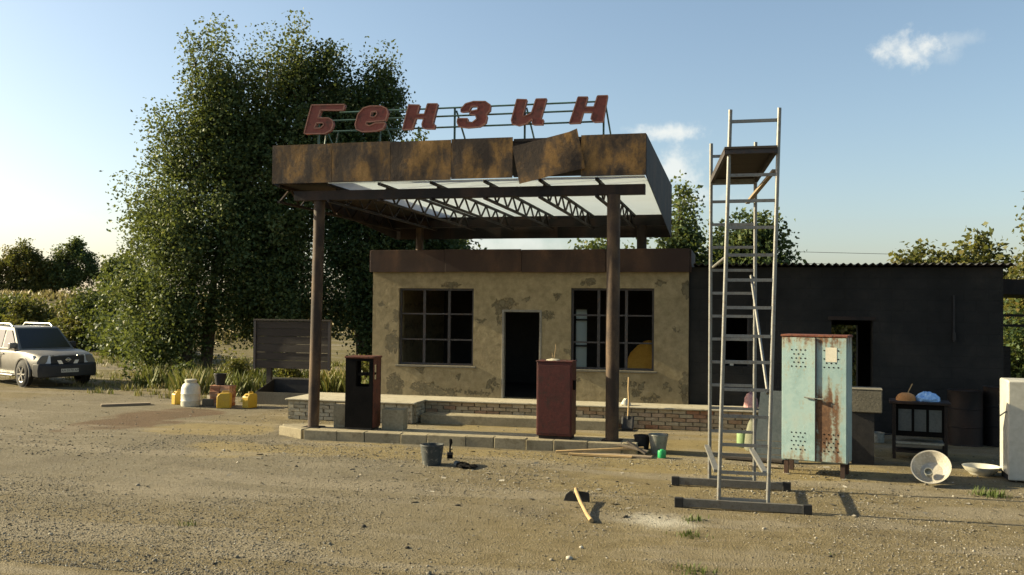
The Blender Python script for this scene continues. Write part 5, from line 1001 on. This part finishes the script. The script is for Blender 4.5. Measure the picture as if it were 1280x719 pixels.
for s_ in (-1, 1):
    pane([on_side(s_, .80, 1.13), on_side(s_, -.02, 1.13), on_side(s_, -.02, 1.64), on_side(s_, .27, 1.64)]); pane([on_side(s_, -.14, 1.13), on_side(s_, -1.0, 1.13), on_side(s_, -.98, 1.64), on_side(s_, -.14, 1.64)]); pane([on_side(s_, -1.16, 1.13), on_side(s_, -2.1, 1.13), on_side(s_, -2.04, 1.62), on_side(s_, -1.14, 1.64)])
    MB().tube([(-1.9, s_ * .6, 1.74), (-1.75, s_ * .6, 1.83), (-.1, s_ * .6, 1.83), (.05, s_ * .6, 1.745)], .024, 8).build('roof_rail', MCh, car, True)
    mr_ = MB().box((.62, s_ * .90 - .1, 1.10), (.78, s_ * .90 + .12, 1.28)).build('mirror', MBk if s_ > 0 else MC, car, True, bevel=.03, seg=2)
    for x in (.0, -1.1): MB().box((x + .02, s_ * .925 - .012, .92), (x + .2, s_ * .925 + .018, .955)).build('door_handle', MC, car, bevel=.008)
    MB().box((-1.0, s_ * .93 - .1, .30), (1.0, s_ * .93 + .06, .35)).build('running_board', MCh, car, bevel=.015)
    MB().box((.01, s_ * .924 - .012, .5), (.022, s_ * .924 + .001, 1.05)).build('door_gap', MBk, car); 
    for x in (1.45, -1.40):
        b = MB(); n = 20; pr_ = []
        for k in range(n + 1):
            a = math.pi * (k / n) * 1.10 - math.pi * .05; pr_.append((x + .45 * math.cos(a), s_ * .925, .40 + .45 * math.sin(a)))
        b.tube(pr_, .035, 6).build('fender_flare', MC, car, True)
        b = MB(); b.lathe([(.0, 0), (.425, 0), (.425, .02), (0, .02)], 28, cap0=False); b.v = [(x + p, s_ * (.915 + z), .40 + q) for p, q, z in b.v]; b.build('wheel_well', MBk, car, True)
        wh = MB(); wh.lathe([(.24, -.12), (.34, -.12), (.375, -.09), (.38, 0), (.375, .09), (.34, .12), (.24, .12), (.24, -.12)], 32, cap0=False); wh.v = [(x + p, s_ * .86 + z * .9, .38 + q) for p, q, z in wh.v]; wo = wh.build('wheel', MT['rubber'], car, True)
        rm = MB(); rm.lathe([(.25, .10), (.24, .118), (.21, .10), (.20, .03), (0, .03)], 28, cap0=False)
        for k in range(6):
            a = k * math.pi / 3; c_, s2 = math.cos(a), math.sin(a); rm.bar((.03 * c_, .03 * s2, .09), (.225 * c_, .225 * s2, .10), .07, .03, (-s2, c_, 0))
        rm.lathe([(.06, .06), (.06, .11), (0, .12)], 14, cap0=False); rm.v = [(x + p, s_ * (.86 + z * .9), .38 + q) for p, q, z in rm.v]; rm.build('rim', MRim, wo, True)
bmp = loft([[(2.05, y, z) for y, z in ((.93, .34), (.935, .55), (.92, .70), (-.92, .70), (-.935, .55), (-.93, .34))], [(2.28, y, z) for y, z in ((.86, .30), (.88, .5), (.86, .70), (-.86, .70), (-.88, .5), (-.86, .30))], [(2.40, y, z) for y, z in ((.68, .32), (.70, .5), (.68, .66), (-.68, .66), (-.70, .5), (-.68, .32))]])
bmp.build('front_bumper', MBk, car, True, bevel=.02, seg=2)
MB().box((2.15, -.49, .70), (2.292, .49, .93)).build('grille', MBk, car, bevel=.01)
for s_ in (-1, 1):
    MB().add([(2.305, s_ * .15, .69), (2.305, s_ * .27, .69), (2.275, s_ * .40, .935), (2.275, s_ * .28, .935), (2.22, s_ * .15, .69), (2.22, s_ * .27, .69), (2.22, s_ * .40, .935), (2.22, s_ * .28, .935)], [(0, 1, 2, 3), (7, 6, 5, 4), (0, 4, 5, 1), (1, 5, 6, 2), (2, 6, 7, 3), (3, 7, 4, 0)]).build('grille_bar', MCh, car)
    MB().add([(2.285, s_ * .50, .70), (2.10, s_ * .90, .71), (1.98, s_ * .905, .95), (2.25, s_ * .50, .94), (2.1, s_ * .5, .72), (2.0, s_ * .8, .72), (1.95, s_ * .8, .92), (2.1, s_ * .5, .915)], [(0, 1, 2, 3), (7, 6, 5, 4), (0, 4, 5, 1), (1, 5, 6, 2), (2, 6, 7, 3), (3, 7, 4, 0)]).build('headlight', MLt, car, bevel=.015, seg=2)
em = MB(); em.tube([(2.295, .06 * math.cos(a), .81 + .045 * math.sin(a)) for a in [math.pi * 2 * k / 20 for k in range(21)]], .01, 6); em.box((2.288, -.085, .797), (2.302, .085, .823)); em.build('emblem', MCh, car, True)
pl_ = MB().box((2.402, -.26, .44), (2.412, .26, .55)).build('number_plate', MT['paper'], car)
tcu = bpy.data.curves.new('plate_text', 'FONT'); tcu.body = 'AA 0170 AP'; tcu.size = .1; tcu.align_x = 'CENTER'; tcu.align_y = 'CENTER'
tmp = bpy.data.objects.new('t', tcu); col.objects.link(tmp); bpy.context.view_layer.update(); me = bpy.data.meshes.new_from_object(tmp.evaluated_get(bpy.context.evaluated_depsgraph_get())); bpy.data.objects.remove(tmp)
me.transform(Matrix(((0, 0, 1, 2.4135), (1, 0, 0, 0), (0, 1, 0, .495), (0, 0, 0, 1)))); me.materials.append(MBk); link('plate_lettering', me, pl_)
MB().box((2.28, -.45, .36), (2.405, .45, .41)).build('skid_plate', MBk, car)

# ------------------------------------------------------------------ overhead wires far behind
for i, (z, lab) in enumerate(((8.1, 'upper of two overhead wires far beyond the shed'), (7.0, 'lower of two overhead wires far beyond the shed'))):
    b = MB().tube([(-60 + 16 * k, 95 - k * .4, z - .9 * math.sin(math.pi * ((k % 4) / 4)) * .8) for k in range(13)], .022, 5); tag(b.build('overhead_wire', MT['dark_metal'], None), lab, 'wire', 'overhead wires')
pole = thing('thin_mast', 'thin distant mast above the ochre roof left of the centre', 'mast', (-14.2, 60, float(ground_h(-14.2, 60)) - .1)); MB().tube([(0, 0, 0), (0, 0, 4.6)], [.06, .03], 8).build('pole', MT['dark_metal'], pole, True); MB().bar((-.4, 0, 4.2), (.4, 0, 4.2), .05).build('crossarm', MT['dark_metal'], pole)
